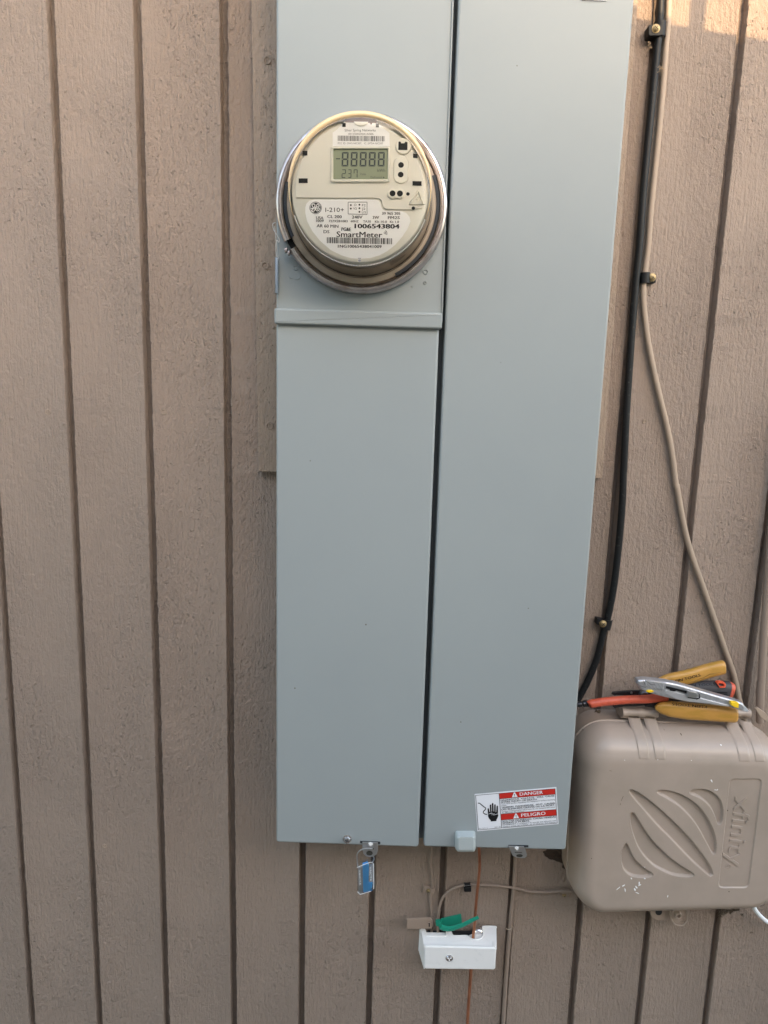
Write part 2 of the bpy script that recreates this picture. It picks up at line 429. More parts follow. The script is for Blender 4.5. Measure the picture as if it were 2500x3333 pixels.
cover('meter_cover', [(899, 1040), (1441, 1056), (1477.5, 0), (899, 0)], topext=.3, dep=D0-.0015)
# lip on the right edge of the meter cover
bm = NB(); q = PP([(1436, 1020), (1441, 1020), (1477.5, 0), (1472, 0)], D0+.0002); q[2] = ext(q[2], q[1], .3); q[3] = ext(q[3], q[0], .3)
prism(bm, q, .003, .0006, 2); obj('edge_lip', bm, STL, pan)
# projecting drip band
q = PP([(108, 1872), (1503, 1915), (1506, 1782), (108, 1742)], D0+.006, '1'); bm = NB()
qq = quad_round([(p.x, p.z) for p in q], .0022, 3); prism(bm, [Vector((x, -D0-.006, z)) for x, z in qq], .02, .0022, 4)
obj('drip_band', bm, STL, pan)
# embossed dimples of the meter cover corners
for x, y, r_ in ((285, 1408, .0028), (1367, 1441, .0028), (1362, 1532, .0018), (1252, 1566, .0008)):
    c = P(x, y, D0, '1'); bm = NB(); lathe(bm, c, [(r_, D0-.0014), (r_*.85, D0-.0004), (r_*.6, D0-.0012), (0, D0-.0013)], 18); obj('dimple', bm, STL, pan)
for pts in ([(325, 1462), (322, 1490), (300, 1505), (280, 1500)], [(232, 1478), (245, 1492), (262, 1496)]):
    bm = NB(); P3 = spline(PP(pts, D0-.0014, '1'), 5); tube(bm, P3, [.0001+.0006*math.sin(math.pi*(i+.5)/len(P3)) for i in range(len(P3))], 8); obj('embossed_mark', bm, STL, pan)
# moulded pull at the foot of the breaker cover
bm = NB()
o_ = [Vector((p.x, 0, p.z)) for p in PP(rrect(590, 18, 762, 172, 22), D0+.002, '9')]
c = P(678, 100, D0+.001, '9')
i_ = PP(rrect(622, 62, 742, 168, 16), D0+.013, '9')
rings = []
for t, d in ((0, D0-.001), (.05, D0+.003), (.35, D0+.0095), (.7, D0+.0125), (1, D0+.0132)):
    rings.append([bm.verts.new((a1_.x*(1-t)+b1_.x*t, -d, a1_.z*(1-t)+b1_.z*t)) for a1_, b1_ in zip(o_, i_)])
for A, B in zip(rings, rings[1:]): ring_faces(bm, A, B)
bm.faces.new(rings[-1]); obj('pull_grip', bm, mat('pull_plastic', (.40, .435, .425), .3), pan, smooth=50)
# latch tongues
def hasp(slot, tabpoly, hole, slit, dia, r):
    bm = NB(); prism(bm, PP(slot, D0+.0003, r), .002); obj('slot', bm, M_['dark'], pan, smooth=0)
    h = NB(); prism(h, PP(tabpoly, D0+.0035, r), .0012, .0003, 2); t = obj('latch_tab', h, M_['zinc'], pan)
    bm = NB(); flat(bm, PP(circ(*hole[:2], hole[2], 20, hole[3]), D0+.0038, r)); flat(bm, PP(slit, D0+.0038, r)); obj('tab_hole', bm, mat('hole_dark', (.03, .027, .02), .8), t, smooth=0)
    bm = NB(); prism(bm, PP(dia, D0+.0045, r), .0006, .0002, 1); obj('tab_glint', bm, M_['white'], t, smooth=0)  # white diamond painted in as the glint on the tab
hasp([(822, 350), (990, 357), (990, 376), (822, 368)], [(842, 362), (970, 366), (970, 430), (960, 462), (935, 480), (905, 484), (872, 478), (850, 458), (841, 425)],
     (900, 452, 27, 20), [(890, 410), (936, 411), (936, 420), (890, 419)], [(890, 374), (908, 360), (930, 374), (910, 398)], '8')
hasp([(675, 1006), (960, 1010), (960, 1040), (675, 1034)], [(680, 1026), (895, 1030), (915, 1060), (940, 1145), (932, 1175), (908, 1192), (860, 1195), (790, 1187), (738, 1160), (712, 1110)],
     (835, 1158, 46, 22), [(765, 1106), (870, 1108), (872, 1116), (767, 1115)], [(760, 1050), (790, 1028), (825, 1045), (812, 1082), (795, 1075)], '7')
def screw(parent, x, y, r, dep, rad, m, kind='hex', rot=.4, hgt=.0035, name='screw', rec=True):
    c = P(x, y, dep, r); bm = NB()
    lathe(bm, c, [(rad*1.15, dep), (rad*1.15, dep+hgt*.25), (rad*.85, dep+hgt*.35)], 20)
    if kind == 'hex':
        pts = [Vector((c.x+rad*.86*math.cos(math.pi/3*k+rot), -dep-hgt, c.z+rad*.86*math.sin(math.pi/3*k+rot))) for k in range(6)]
        prism(bm, pts, hgt*.8, rad*.12, 2)
    else: lathe(bm, c, [(rad*.95, dep+hgt*.2), (rad*.85, dep+hgt*.7), (rad*.5, dep+hgt), (0, dep+hgt*1.08)], 20)
    s = obj(name, bm, m, parent)
    if not rec:
        for k in range(3):
            bm = NB(); t_ = rot+k*2.1; bmesh.ops.create_icosphere(bm, subdivisions=2, radius=rad*.27, matrix=Matrix.Translation((c.x+rad*.42*math.cos(t_), -dep-hgt, c.z+rad*.42*math.sin(t_)))); obj('security_pin', bm, m, s)
        return s
    bm = NB()
    for k in range(1 if kind == 'slot' else 2): box(bm, (c.x, -dep-hgt*1.05, c.z), (rad*1.1, rad*.14, rad*.14), rot+k*math.pi/2)
    obj('screw_recess', bm, M_['dark'], s, smooth=0); return s
screw(pan, 715, 328, '8', D0, .0048, M_['chrome'], 'hex', .3, .006)
# top edge of a white label on the breaker cover
bm = NB(); q = PP([(1893, 1.5), (1974, 3.5)], D0+.0003); d = Vector((0, 0, .05)); prism(bm, [q[0], q[1], q[1]+d, q[0]+d], .0003); t = obj('rating_label', bm, M_['label'], pan, smooth=0)
bm = NB(); q = PP([(1893, 2.2), (1974, 4.2), (1974, 1.5), (1893, -.5)], D0+.0005); flat(bm, q); obj('label_border', bm, M_['ink'], t, smooth=0)
# blue-white sticker film on left edge is part of the wire seal below

for x, y, rr_ in ((1191, 2033, .0009), (1683, 214, .0007), (1010, 1500, .0006), (1720, 1980, .0006), (1500, 2350, .0007), (960, 2240, .0008), (1630, 1180, .0005)):
    bm = NB(); flat(bm, PP(circ(x, y, rr_*2900*rw0.uniform(.7, 1.1), 7, rr_*2900), D0+.0002)); obj('dirt_speck', bm, M_['webs'], pan, smooth=0)
# ---- danger label
R = '7'; dl = D0+.0003
bm = NB(); prism(bm, PP([(235, 810), (1390, 709), (1358, 183), (195, 284)], dl, R), .00025); dang = obj('danger_label', bm, M_['labelb'], pan, smooth=0, label='white and red danger label with a shocked hand')
def L7(u, v):   # label coordinates 0..1 -> pixels of region 7
    x0, y0 = 207+u*1136, 298-u*96; x1, y1 = 246+u*1127, 795-u*98
    return (x0+(x1-x0)*v, y0+(y1-y0)*v)
e1, e2, e3 = dl+.00015, dl+.00025, dl+.0004
bm = NB()
for u0, u1, v0, v1 in ((0, 1, 0, .012), (0, 1, .988, 1), (0, .006, 0, 1), (.994, 1, 0, 1), (.294, .30, 0, 1), (.30, 1, .160, .170), (.30, 1, .595, .605), (.30, 1, .767, .777)):
    flat(bm, PP([L7(u0, v1), L7(u1, v1), L7(u1, v0), L7(u0, v0)], e2, R))
def LT(s, u0, u1, v, h, bold=0.02, mi=0, dp=e3): text(bm, s, L7(u0, v), L7(u1, v), h, dp, R, bold, mi)
LT('HAZARDOUS  VOLTAGE.  WILL  CAUSE', .312, .985, .228, 23, .03); LT('SEVERE INJURY OR DEATH.', .312, .765, .285, 23, .03)
LT('Turn OFF power supplying this equipment before working', .312, .985, .33, 17, 0); LT('inside.', .312, .385, .375, 17, 0)
LT('TENSION  DANGEREUSE.  PEUT  CAUSER', .312, .985, .438, 23, .03); LT('DES BLESSURES GRAVES OU LA MORT.', .312, .985, .495, 23, .03)
LT("Couper l'alimentation \u00e9lectrique de cet \u00e9quipement avant", .312, .985, .545, 17, 0); LT("d'y effectuer des travaux.", .312, .60, .585, 17, 0)
LT('VOLTAJE PELIGROSO. CAUSA HERIDAS', .312, .985, .832, 23, .03); LT('SEVERAS O MUERTE.', .312, .655, .885, 23, .03)
LT('INTERRUMPA el suministro de energia que alimenta este', .312, .985, .93, 17, 0); LT('equipo antes de trabajar en el interior del mismo.', .312, .985, .977, 17, 0)
LT('REV. 00', .21, .285, .972, 14, 0); LT('00-17431-2', .01, .12, .972, 14, 0)
# hand and lightning wire
hand = [(425, 672), (425, 655), (400, 630), (388, 600), (384, 540), (380, 490), (390, 482), (400, 490), (408, 535), (416, 535), (411, 440), (420, 428), (432, 436), (436, 530), (444, 528), (441, 418), (452, 406), (463, 416), (466, 528), (474, 530), (475, 434), (486, 424), (496, 434), (496, 535), (503, 538), (508, 452), (518, 444), (527, 452), (529, 560), (533, 590), (520, 625), (506, 650), (508, 665)]
flat(bm, PP(hand, e2, R))
stroke(bm, [(243, 411), (268, 412), (300, 440), (355, 482), (352, 498), (322, 528), (318, 548), (345, 566), (372, 572)], 13, e2, R)
obj('printed_black', bm, M_['ink'], dang, smooth=0)
bm = NB()
for v0, v1 in ((.010, .162), (.603, .769)): flat(bm, PP([L7(.30, v1), L7(.994, v1), L7(.994, v0), L7(.30, v0)], e1, R))
obj('red_band', bm, M_['red'], dang, smooth=0)
bm = NB()
def tri(u, v0, v1):
    w_ = .037; flat(bm, PP([L7(u-w_, v1), L7(u-w_*.85, v1-.02), L7(u-.006, v0), L7(u+.006, v0), L7(u+w_*.85, v1-.02), L7(u+w_, v1)], e3, R))
stroke(bm, [(375, 575), (440, 548), (452, 560), (478, 556), (462, 580), (535, 562)], 5, e3, R)
stroke(bm, [(384, 570), (445, 552), (430, 578), (470, 572)], 5, e3, R)
obj('lightning_mark', bm, M_['labelb'], dang, smooth=0)
bm = NB(); LT('DANGER', .553, .842, .122, 46, .03); obj('danger_word', bm, M_['labelb'], dang, smooth=0)
bm = NB(); LT('PELIGRO', .553, .858, .727, 46, .03); obj('peligro_word', bm, M_['labelb'], dang, smooth=0)
for va, vb in ((.01, .152), (.615, .757)):
    bm = NB(); tri(.488, va, vb); tr_ = obj('warning_triangle', bm, M_['labelb'], dang, smooth=0)
    bm = NB(); LT('!', .484, .492, vb-.017, 38, .03, dp=e3+.0001); obj('exclamation_mark', bm, M_['ink'], tr_, smooth=0)

# ================================================================== METER
DR = D0+.010                    # ring front
c = P(1177, 663, DR); C = Vector((c.x, -DR, c.z))
DF = DR+.057                    # cover front
print('meter centre', C, 'front centre by pixels', P(1171, 620, DF))
FD = DF-.006                    # face plane
met = thing('electricity_meter', 'round electricity meter with a clear cover and grey digital display', 'electricity meter', (C.x, -D0, C.z))
bm = NB(); lathe(bm, C, [(0, D0+.0006), (.090, D0+.0006), (.090, D0)], 64); obj('socket', bm, M_['dark'], met)
bm = NB(); lathe(bm, C, [(.0835, D0+.001), (.0835, DR-.002), (.0825, DR), (.077, DR+.0005), (.0755, DR+.002)], 96)
obj('base_flange', bm, M_['brown_in'], met)
for a0_, a1_ in ((166, 206), (-62, 22)):
    bm = NB(); lathe(bm, C, [(.0803, DR+.0002), (.0803, DR+.0009), (.0838, DR+.0007), (.0838, DR-.002)], 40, a0_, a1_); obj('base_slot', bm, M_['dark'], met)
# drum inside the clear cover
FR = .0660
bm = NB(); lathe(bm, C, [(.0745, DR), (.0705, DR+.012), (.0690, DR+.030), (.0685, FD-.010)], 96); obj('inner_drum', bm, M_['brown_in'], met)
bm = NB(); lathe(bm, C, [(.0690, FD-.012), (.0690, FD-.004), (.0680, FD-.001), (.0662, FD), (0, FD)], 96); face = obj('face_plate', bm, M_['cream'], met)
bm = NB()
for k in range(150):
    if 20 < k < 130: pass
for k in range(110):
    a_ = math.radians(200+140*k/109)
    box(bm, (C.x+.0706*math.cos(a_), -FD+.0062, C.z+.0706*math.sin(a_)), (.0012, .0022, .0012), -a_)
obj('serration', bm, M_['label'], face, smooth=0)
# clear cover (solid wall of polycarbonate)
outer = [(.0770, DR+.001), (.0760, DR+.004), (.0738, DR+.014), (.0728, DR+.036), (.0725, DF-.006), (.0715, DF-.0025), (.0695, DF-.0005), (.0665, DF), (0, DF+.0008)]
inner = [(0, DF-.0010), (.0655, DF-.0020), (.0690, DF-.004), (.0705, DF-.008), (.0710, DR+.036), (.0720, DR+.014), (.0745, DR+.002)]
bm = NB(); lathe(bm, C, outer, 128); obj('clear_cover', bm, M_['cover'], met, smooth=60)
# amber crescent, the warm reflection on the cover rim modelled as coloured strip
bm = NB(); prev = None; pr_ = [(.0731, DF-.013), (.0737, DF-.006), (.0734, DF-.0012), (.0716, DF+.0009), (.0690, DF+.0009), (.0678, DF-.0004), (.0674, DF-.0022)]
for i in range(129):
    a_ = math.radians(-28+240*i/128); t = min(1, min(i, 128-i)/46); t = t*t*(3-2*t); row = []
    for r_, d_ in pr_: row.append(bm.verts.new((C.x+(.0712+(r_-.0712)*t)*math.cos(a_), -(DF-.004+(d_-DF+.004)*t), C.z+(.0712+(r_-.0712)*t)*math.sin(a_))))
    if prev: ring_faces(bm, prev, row, False)
    prev = row
obj('rim_reflection', bm, M_['gold'], met, smooth=60)
# sealing ring in two arms with the joint at the lower left
prof = [(.0842, D0+.001), (.0840, DR-.001), (.0850, DR+.0012), (.0868, DR+.0018), (.0872, DR+.0005), (.0882, DR+.0005), (.0887, DR+.0020), (.0905, DR+.0018), (.0918, DR), (.0926, DR-.003), (.0926, D0+.0003)]
sr = NB(); lathe(sr, C, prof, 140, -147, 206.5); obj('sealing_ring', sr, M_['ringm'], met, smooth=60)
bm = NB()
for x, y, w_ in ((203, 1262, 30), (228, 1285, 22)):
    prism(bm, PP([(x-w_*.5, y-14), (x+w_*.4, y-22), (x+w_*.5, y+8), (x-w_*.2, y+16)], DR+.004, '1'), .008, .0006, 2)
obj('ring_clasp', bm, mat('dull_clasp', (.42, .36, .35), .45, .9), met)
# ------- face details (pixels on the face plane)
f0 = FD+.0002
R = '3'
bm = NB(); up = [(1440, 275)]
# upper raised plate
edge = [(15, 152), (500, 153), (900, 152), (945, 160), (968, 185), (975, 225), (988, 255), (1015, 272), (1060, 276), (1250, 277), (1466, 278)]
arc = []
c3 = [(P(x, y, FD, R).x, P(x, y, FD, R).z) for x, y in edge]
ang0 = math.atan2(c3[-1][1]-C.z, c3[-1][0]-C.x); ang1 = math.atan2(c3[0][1]-C.z, c3[0][0]-C.x)
if ang1 < ang0: ang1 += 2*math.pi
RR = .0648
for k in range(49):
    t = ang0+(ang1-ang0)*k/48; arc.append((C.x+RR*math.cos(t), C.z+RR*math.sin(t)))
poly = [q_ for q_ in c3[1:-1]]+arc
FU = FD+.0016
prism(bm, [Vector((x, -FU, z)) for x, z in poly], .0014, .0006, 3); obj('upper_plate', bm, M_['cream'], face)
fu = FU+.0002
# labels
bm = NB(); prism(bm, PP([(145, 250), (158, 208), (190, 176), (240, 164), (890, 165), (935, 172), (955, 195), (962, 235), (978, 266), (1010, 286), (1170, 287), (1235, 308), (1272, 350), (1282, 400), (1250, 480), (1190, 570), (1120, 650), (1030, 722), (950, 765), (850, 795), (730, 803), (640, 797), (540, 768), (420, 710), (300, 605), (220, 505), (165, 400), (145, 310)], f0, R), .0001)
lab = obj('rating_label', bm, M_['label'], face, smooth=0, label='white rating label printed with the meter number')
bm = NB(); k = f0+.0002
text(bm, 'I-210+', (362, 298), (563, 298), 48, k, R, .0)
for a4, b4 in (((608, 192), (812, 192)), ((812, 192), (812, 326)), ((812, 326), (608, 320)), ((608, 320), (608, 192))): stroke(bm, [a4, b4], 5, k, R)
for x, y in ((637, 224), (637, 262), (730, 220), (730, 258), (730, 297)): flat(bm, PP(circ(x, y, 10, 12), k, R))
for s, x0, x1, y in (('O', 672, 698, 234), ('V2', 662, 702, 273), ('F2', 757, 797, 238), ('J2', 757, 795, 276), ('U2', 757, 800, 314)): text(bm, s, (x0, y), (x1, y), 25, k, R)
for s, x0, y0, x1, y1, h, b4 in (('39 965 205', 975, 328, 1170, 328, 29, .015), ('USA', 262, 375, 340, 378, 31, .01), ('1009', 262, 406, 343, 408, 29, .01),
        ('CL 200', 383, 363, 538, 366, 33, .015), ('240V', 650, 369, 762, 370, 33, .015), ('3W', 873, 373, 942, 373, 32, .015), ('FM2S', 1038, 375, 1165, 375, 32, .015),
        ('727X281083', 398, 408, 602, 410, 25, .01), ('60HZ', 637, 410, 720, 411, 25, .01), ('TA30', 770, 413, 853, 413, 25, .01), ('Kh 10.0', 898, 415, 1027, 416, 25, .01), ('Kt 1.0', 1060, 416, 1157, 417, 25, .01),
        ('AR 60 MIN', 268, 463, 502, 470, 34, .01), ('1006543804', 680, 474, 1160, 478, 50, .045), ('PG&E', 536, 502, 637, 505, 38, .025), ('DS', 343, 527, 405, 528, 34, .01),
        ('SmartMeter', 483, 568, 975, 575, 62, .006), ('1NG10065438041009', 498, 683, 968, 688, 32, .025)):
    text(bm, s, (x0, y0), (x1, y1), h, k, R, b4+.018)
for j, r_ in enumerate((14, 28, 42)): stroke(bm, [(985+r_*math.cos(t), 530-r_*math.sin(t)) for t in [math.radians(a_) for a_ in range(-22, 61, 12)]], 6, k, R)
rb = random.Random(3)
def barcode(bm, x0, y0, x1, y1, h, k, R, n):
    x = 0
    while x < 1:
        w_ = rb.choice((.5, .5, 1, 1.5))/n
        xa, xb = x0+(x1-x0)*x, x0+(x1-x0)*min(1, x+w_); ya = y0+(y1-y0)*x
        flat(bm, PP([(xa, ya+h), (xb, ya+h), (xb, ya), (xa, ya)], k, R)); x += w_+rb.choice((.5, .6, 1, 1.2))/n
barcode(bm, 378, 571, 1085, 583, 64, k, R, 95)
# round monogram
flat(bm, PP(circ(257, 254, 66, 40), k, R))
obj('printed_text', bm, M_['ink'], lab, smooth=0)
bm = NB(); kk = k+.00015
stroke(bm, [(257+58*math.cos(math.radians(a_)), 254+58*math.sin(math.radians(a_))) for a_ in range(0, 361, 10)], 5, kk, R)
for pts in ([(236, 250), (222, 240), (222, 222), (238, 212), (250, 222), (246, 240), (230, 256), (214, 262), (206, 254)],
            [(246, 240), (252, 262), (244, 284), (228, 292), (216, 282), (226, 268), (248, 262), (270, 262)],
            [(284, 222), (296, 228), (292, 240), (276, 244), (266, 232), (274, 216), (290, 212)],
            [(276, 244), (262, 252), (258, 270), (268, 286), (286, 284), (298, 268), (292, 254), (278, 262), (280, 276)],
            [(236, 250), (256, 246), (276, 244)]):
    sp = spline([Vector((*p_, 0)) for p_ in pts], 5); stroke(bm, [(v.x, v.y) for v in sp], 9, kk, R)
obj('round_monogram', bm, M_['label'], lab, smooth=0)
R = '2'
bm = NB(); prism(bm, PP([(305, 265), (360, 225), (448, 132), (832, 132), (905, 205), (988, 268), (990, 428), (305, 425)], fu, R), .0001); l2 = obj('network_label', bm, M_['label'], face, smooth=0)
bm = NB(); k = fu+.0002
text(bm, 'Silver Spring Networks', (450, 250), (822, 250), 31, k, R); text(bm, '0013500200A1A08A', (495, 291), (798, 293), 25, k, R)
text(bm, 'FCC ID: OWS-NIC507,   IC: 5975A-NIC507', (368, 403), (910, 405), 23, k, R); barcode(bm, 366, 300, 930, 306, 64, k, R, 80)
obj('printed_text', bm, M_['inkg'], l2, smooth=0)
# display
q = rrect(318, 463, 962, 822, 10); out = rrect(280, 430, 995, 858, 34)
bm = NB(); A = [bm.verts.new(p_) for p_ in PP(out, fu, R)]; A2 = [bm.verts.new(p_) for p_ in PP(rrect(288, 438, 987, 850, 30), fu+.0022, R)]; A3 = [bm.verts.new(p_) for p_ in PP(rrect(306, 452, 972, 832, 14), fu+.0022, R)]; B = [bm.verts.new(p_) for p_ in PP(q, fu-.0006, R)]
ring_faces(bm, A, A2); ring_faces(bm, A2, A3); ring_faces(bm, A3, B); lcd = obj('display', bm, M_['creaml'], face, smooth=25)
bm = NB(); flat(bm, PP(rrect(312, 458, 968, 828, 6), fu-.0004+.0006, R)); obj('screen', bm, M_['lcd'], lcd, smooth=0)
bm = NB(); k = fu+.0005
def seg(x0, y0, x1, y1, w_, on, lean):
    ym = (y0+y1)/2; X = lambda x, y: (x+(y1-y)*lean, y); g = w_*.12; hw = w_/2
    S_ = {'a': [(x0+g, y0), (x1-g, y0), (x1-g-w_, y0+w_), (x0+g+w_, y0+w_)], 'g': [(x0+hw, ym), (x0+w_, ym-hw), (x1-w_, ym-hw), (x1-hw, ym), (x1-w_, ym+hw), (x0+w_, ym+hw)],
          'd': [(x0+g, y1), (x0+g+w_, y1-w_), (x1-g-w_, y1-w_), (x1-g, y1)], 'f': [(x0, y0+g), (x0+w_, y0+w_+g), (x0+w_, ym-hw-g), (x0, ym-g)],
          'b': [(x1, y0+g), (x1, ym-g), (x1-w_, ym-hw-g), (x1-w_, y0+w_+g)], 'e': [(x0, ym+g), (x0+w_, ym+hw+g), (x0+w_, y1-w_-g), (x0, y1-g)],
          'c': [(x1, ym+g), (x1, y1-g), (x1-w_, y1-w_-g), (x1-w_, ym+hw+g)]}
    for s in on: flat(bm, PP([X(*p_) for p_ in S_[s]], k, R))
for i in range(5): seg(412+108.5*i, 497, 492+108.5*i, 670, 19, 'abcdefg', .03)
for (x0, x1), on in zip(((413, 463), (487, 529), (557, 603)), ('abged', 'abgcd', 'fabc')): seg(x0, 706, x1, 808, 9, on, .02)
flat(bm, PP([(345, 572), (395, 572), (395, 584), (345, 584)], k, R)); text(bm, 'kWh', (843, 735), (935, 735), 36, k, R)
flat(bm, PP([(912, 792), (928, 803), (912, 814)], k, R)); obj('segments', bm, M_['lcdink'], lcd, smooth=0)
bm = NB(); text(bm, 'Volts', (633, 774), (706, 774), 27, k, R); text(bm, 'Delivered', (762, 812), (898, 812), 25, k, R); obj('faint_segments', bm, M_['inkg'], lcd, smooth=0)
# raised surrounds with ports
def pad(pts, r, h_=.0018, name='port_surround'):
    bm = NB(); prism(bm, PP(pts, fu+h_, r), h_, .0009, 3); return obj(name, bm, M_['creaml'], face)
def hole(par, pts, r, dep, name='port'):
    bm = NB(); flat(bm, PP(pts, dep, r)); return obj(name, bm, M_['ink'], par, smooth=0)
p_ = pad(circ(1155, 425, 96, 40), '2'); hole(p_, [(1093, 472), (1203, 474), (1204, 380), (1180, 372), (1165, 392), (1130, 392), (1118, 370), (1095, 372)], '2', fu+.0020)
p_ = pad(rrect(1035, 545, 1218, 872, 88, 10), '2', .0012); hole(p_, circ(1126, 652, 34), '2', fu+.0014); hole(p_, circ(1122, 768, 34), '2', fu+.0014)
blob = circ(1085, 97, 56, 24)[3:22]+[(1127, 48)]+circ(1168, 97, 56, 24)[15:24]+circ(1168, 97, 56, 24)[0:10]+[(1127, 146)]
import itertools
blob = [(x, y) for x, y in circ(1085, 97, 56, 32) if x < 1122]; blob = sorted(blob, key=lambda p__: -math.atan2(-(p__[1]-97), -(p__[0]-1085)))
b2 = [(x, y) for x, y in circ(1168, 97, 56, 32) if x > 1131]; b2 = sorted(b2, key=lambda p__: math.atan2(p__[1]-97, p__[0]-1168))
blob = sorted(blob, key=lambda p__: (math.atan2(p__[1]-97, p__[0]-1085)) % (2*math.pi))
p_ = pad(b2+blob, '3', .0018); hole(p_, circ(1087, 97, 32), '3', fu+.0020); hole(p_, circ(1167, 98, 32), '3', fu+.0020)
hole(face, circ(1254, 104, 19), '3', fu+.0002); hole(face, circ(1312, 258, 19), '3', fu+.0002)
for q in ([(312, 665), (387, 665), (387, 704), (312, 704)], [(1258, 687), (1333, 689), (1333, 726), (1258, 724)], [(345, 436), (385, 436), (385, 475), (350, 475), (345, 460)], [(1263, 458), (1300, 462), (1300, 497), (1263, 494)], [(675, 205), (703, 205), (703, 238), (675, 238)], [(953, 208), (980, 208), (980, 241), (953, 241)]):
    hole(face, q, '1', fu+.0003, 'slot')
bm = NB(); flat(bm, PP([(697, 172), (830, 160), (960, 176), (960, 205), (925, 205), (915, 220), (900, 205), (697, 200)], fu+.0002, '1')); obj('top_recess', bm, mat('dark_red_plastic', (.12, .045, .03), .4), face, smooth=0)
bm = NB(); prism(bm, PP([(770, 192), (890, 194), (880, 212), (850, 227), (815, 228), (782, 214)], fu+.0012, '1'), .001, .0004, 2); obj('top_tab', bm, M_['creaml'], face)
# triangle
bm = NB(); T3 = [(1362, 62), (1278, 214), (1424, 216)]
tube(bm, [P(*v, fu+.0004, '3') for v in T3+[T3[0], T3[1]]], .0011, 8); tube(bm, PP([(1375, 125), (1345, 160), (1372, 165), (1350, 190)], fu+.0002, '3'), .0008, 6); obj('raised_triangle', bm, M_['creaml'], face)
bm = NB(); flat(bm, PP([(805, 1326), (828, 1326), (828, 1332), (805, 1332)], DF+.001, '1')); flat(bm, PP(circ(816, 1348, 11, 12), DF+.001, '1')); obj('index_mark', bm, mat('grey_mark', (.25, .25, .27), .5), met, smooth=0)

# ---- wire seal at the left of the meter
ws = thing('wire_seal', 'thin wire seal with a pale blue tube hanging left of the meter ring', 'seal', P(128, 1470, D0, '1'))
bm = NB(); tube(bm, spline(PP([(120, 1030), (98, 1045), (105, 1090), (128, 1130), (150, 1170), (148, 1195), (130, 1180), (122, 1230), (127, 1315)], D0+.003, '1')), .0005, 6); tube(bm, spline(PP([(112, 1060), (118, 1110), (122, 1170), (132, 1240), (133, 1315)], D0+.003, '1')), .0004, 6); obj('wire', bm, M_['zinc'], ws)
bm = NB(); prism(bm, PP([(108, 1628), (146, 1632), (150, 1312), (110, 1308)], D0+.006, '1'), .005, .001, 2); obj('tube', bm, M_['clear'], ws)
bm = NB(); prism(bm, PP([(118, 1615), (138, 1617), (140, 1322), (119, 1320)], D0+.005, '1'), .003, .0005, 2); obj('tube_insert', bm, M_['pale'], ws)

# ---- padlock style seal on the lower latch
ps = thing('padlock_seal', 'clear plastic padlock seal with a blue insert hanging from the left latch', 'seal', P(868, 660, D0, '8'))
bm = NB(); tube(bm, spline(PP([(803, 560), (797, 500), (800, 455), (830, 425), (880, 412), (928, 415)], D0+.006, '8')), .0008, 8); tube(bm, spline(PP([(935, 480), (938, 505), (920, 532)], D0+.003, '8')), .0008, 8); obj('shackle', bm, M_['zinc'], ps)
body = [(792, 566), (905, 522), (938, 530), (940, 752), (915, 772), (822, 802), (800, 778)]
bm = NB(); prism(bm, PP(body, D0+.009, '8'), .0075, .001, 2); cb = obj('case', bm, M_['clear'], ps)
bm = NB(); prism(bm, PP([(842, 548), (885, 535), (895, 560), (893, 700), (925, 698), (922, 740), (905, 765), (848, 778), (845, 700)], D0+.0065, '8'), .004, .0005, 2); obj('blue_insert', bm, M_['blue'], ps)
bm = NB(); prism(bm, PP([(805, 580), (838, 570), (842, 778), (822, 788), (808, 770)], D0+.005, '8'), .002); prism(bm, PP([(898, 555), (930, 545), (932, 690), (900, 692)], D0+.005, '8'), .002); obj('dark_core', bm, mat('seal_core', (.42, .40, .38), .4), ps, smooth=0)
bm = NB()
def rot_text(bm, s, base, top, h, dep, r, b=0): text(bm, s, base, top, h, dep, r, b)
text(bm, 'VAICTA', (900, 565), (903, 685), 16, D0+.0095, '8', .02); text(bm, 'VAICTA', (812, 590), (816, 720), 14, D0+.0095, '8', .0)
for pts in ([(796, 570), (905, 528), (934, 535), (936, 750)], [(800, 772), (822, 795), (912, 768)]): stroke(bm, pts, 5, D0+.0094, '8')
obj('moulded_letters', bm, M_['label'], ps, smooth=0)

# ================================================================== CABLES ON THE RIGHT
def px(*segs):
    out = []
    for r, dep, pts in segs: out += PP(pts, dep, r)
    return out
def cable(name, label, pts, rad, m, org=None, cat='cable', group=None, n=12, sub=6):
    sp = spline(pts, sub); bm = NB(); tube(bm, sp, rad, n)
    return tag(obj(name, bm, m, origin=org or pts[-1], smooth=60), label, cat, group)
bk = px(('A', .007, [(838, -250), (830, 0), (820, 200), (801, 400), (778, 640), (752, 900), (722, 1200), (694, 1500), (666, 1896)]),
        ('B', .007, [(641, 250), (620, 500), (592, 900), (566, 1300), (547, 1700)]), ('C', .007, [(543, 100), (536, 300), (512, 600), (472, 950), (425, 1200), (388, 1330), (345, 1500), (290, 1650), (215, 1800), (130, 1930), (20, 2060)]))
cable('black_cable', 'thick black cable running down beside the right edge of the panel', bk, .0046, M_['black'], P(800, 400, 0, 'A'))
bg = px(('A', .0045, [(905, -250), (893, 0), (885, 200), (868, 400), (845, 700), (818, 1000), (787, 1300), (757, 1600), (735, 1896)]),
        ('B', .0050, [(712, 180), (699, 300), (698, 420), (714, 600), (744, 800), (785, 1000), (832, 1200), (880, 1400), (918, 1600), (950, 1850)]),
        ('C', .0050, [(957, 200), (1000, 450), (1062, 700), (1150, 950), (1238, 1200), (1325, 1450), (1395, 1650), (1440, 1850)]), ('5', .012, [(1452, 540)]), ('5', .012, [(1465, 640)]))
cable('painted_cable', 'taupe painted cable swinging away from the black cable down to the utility box', bg, .0036, M_['cab'], P(700, 300, 0, 'B'))
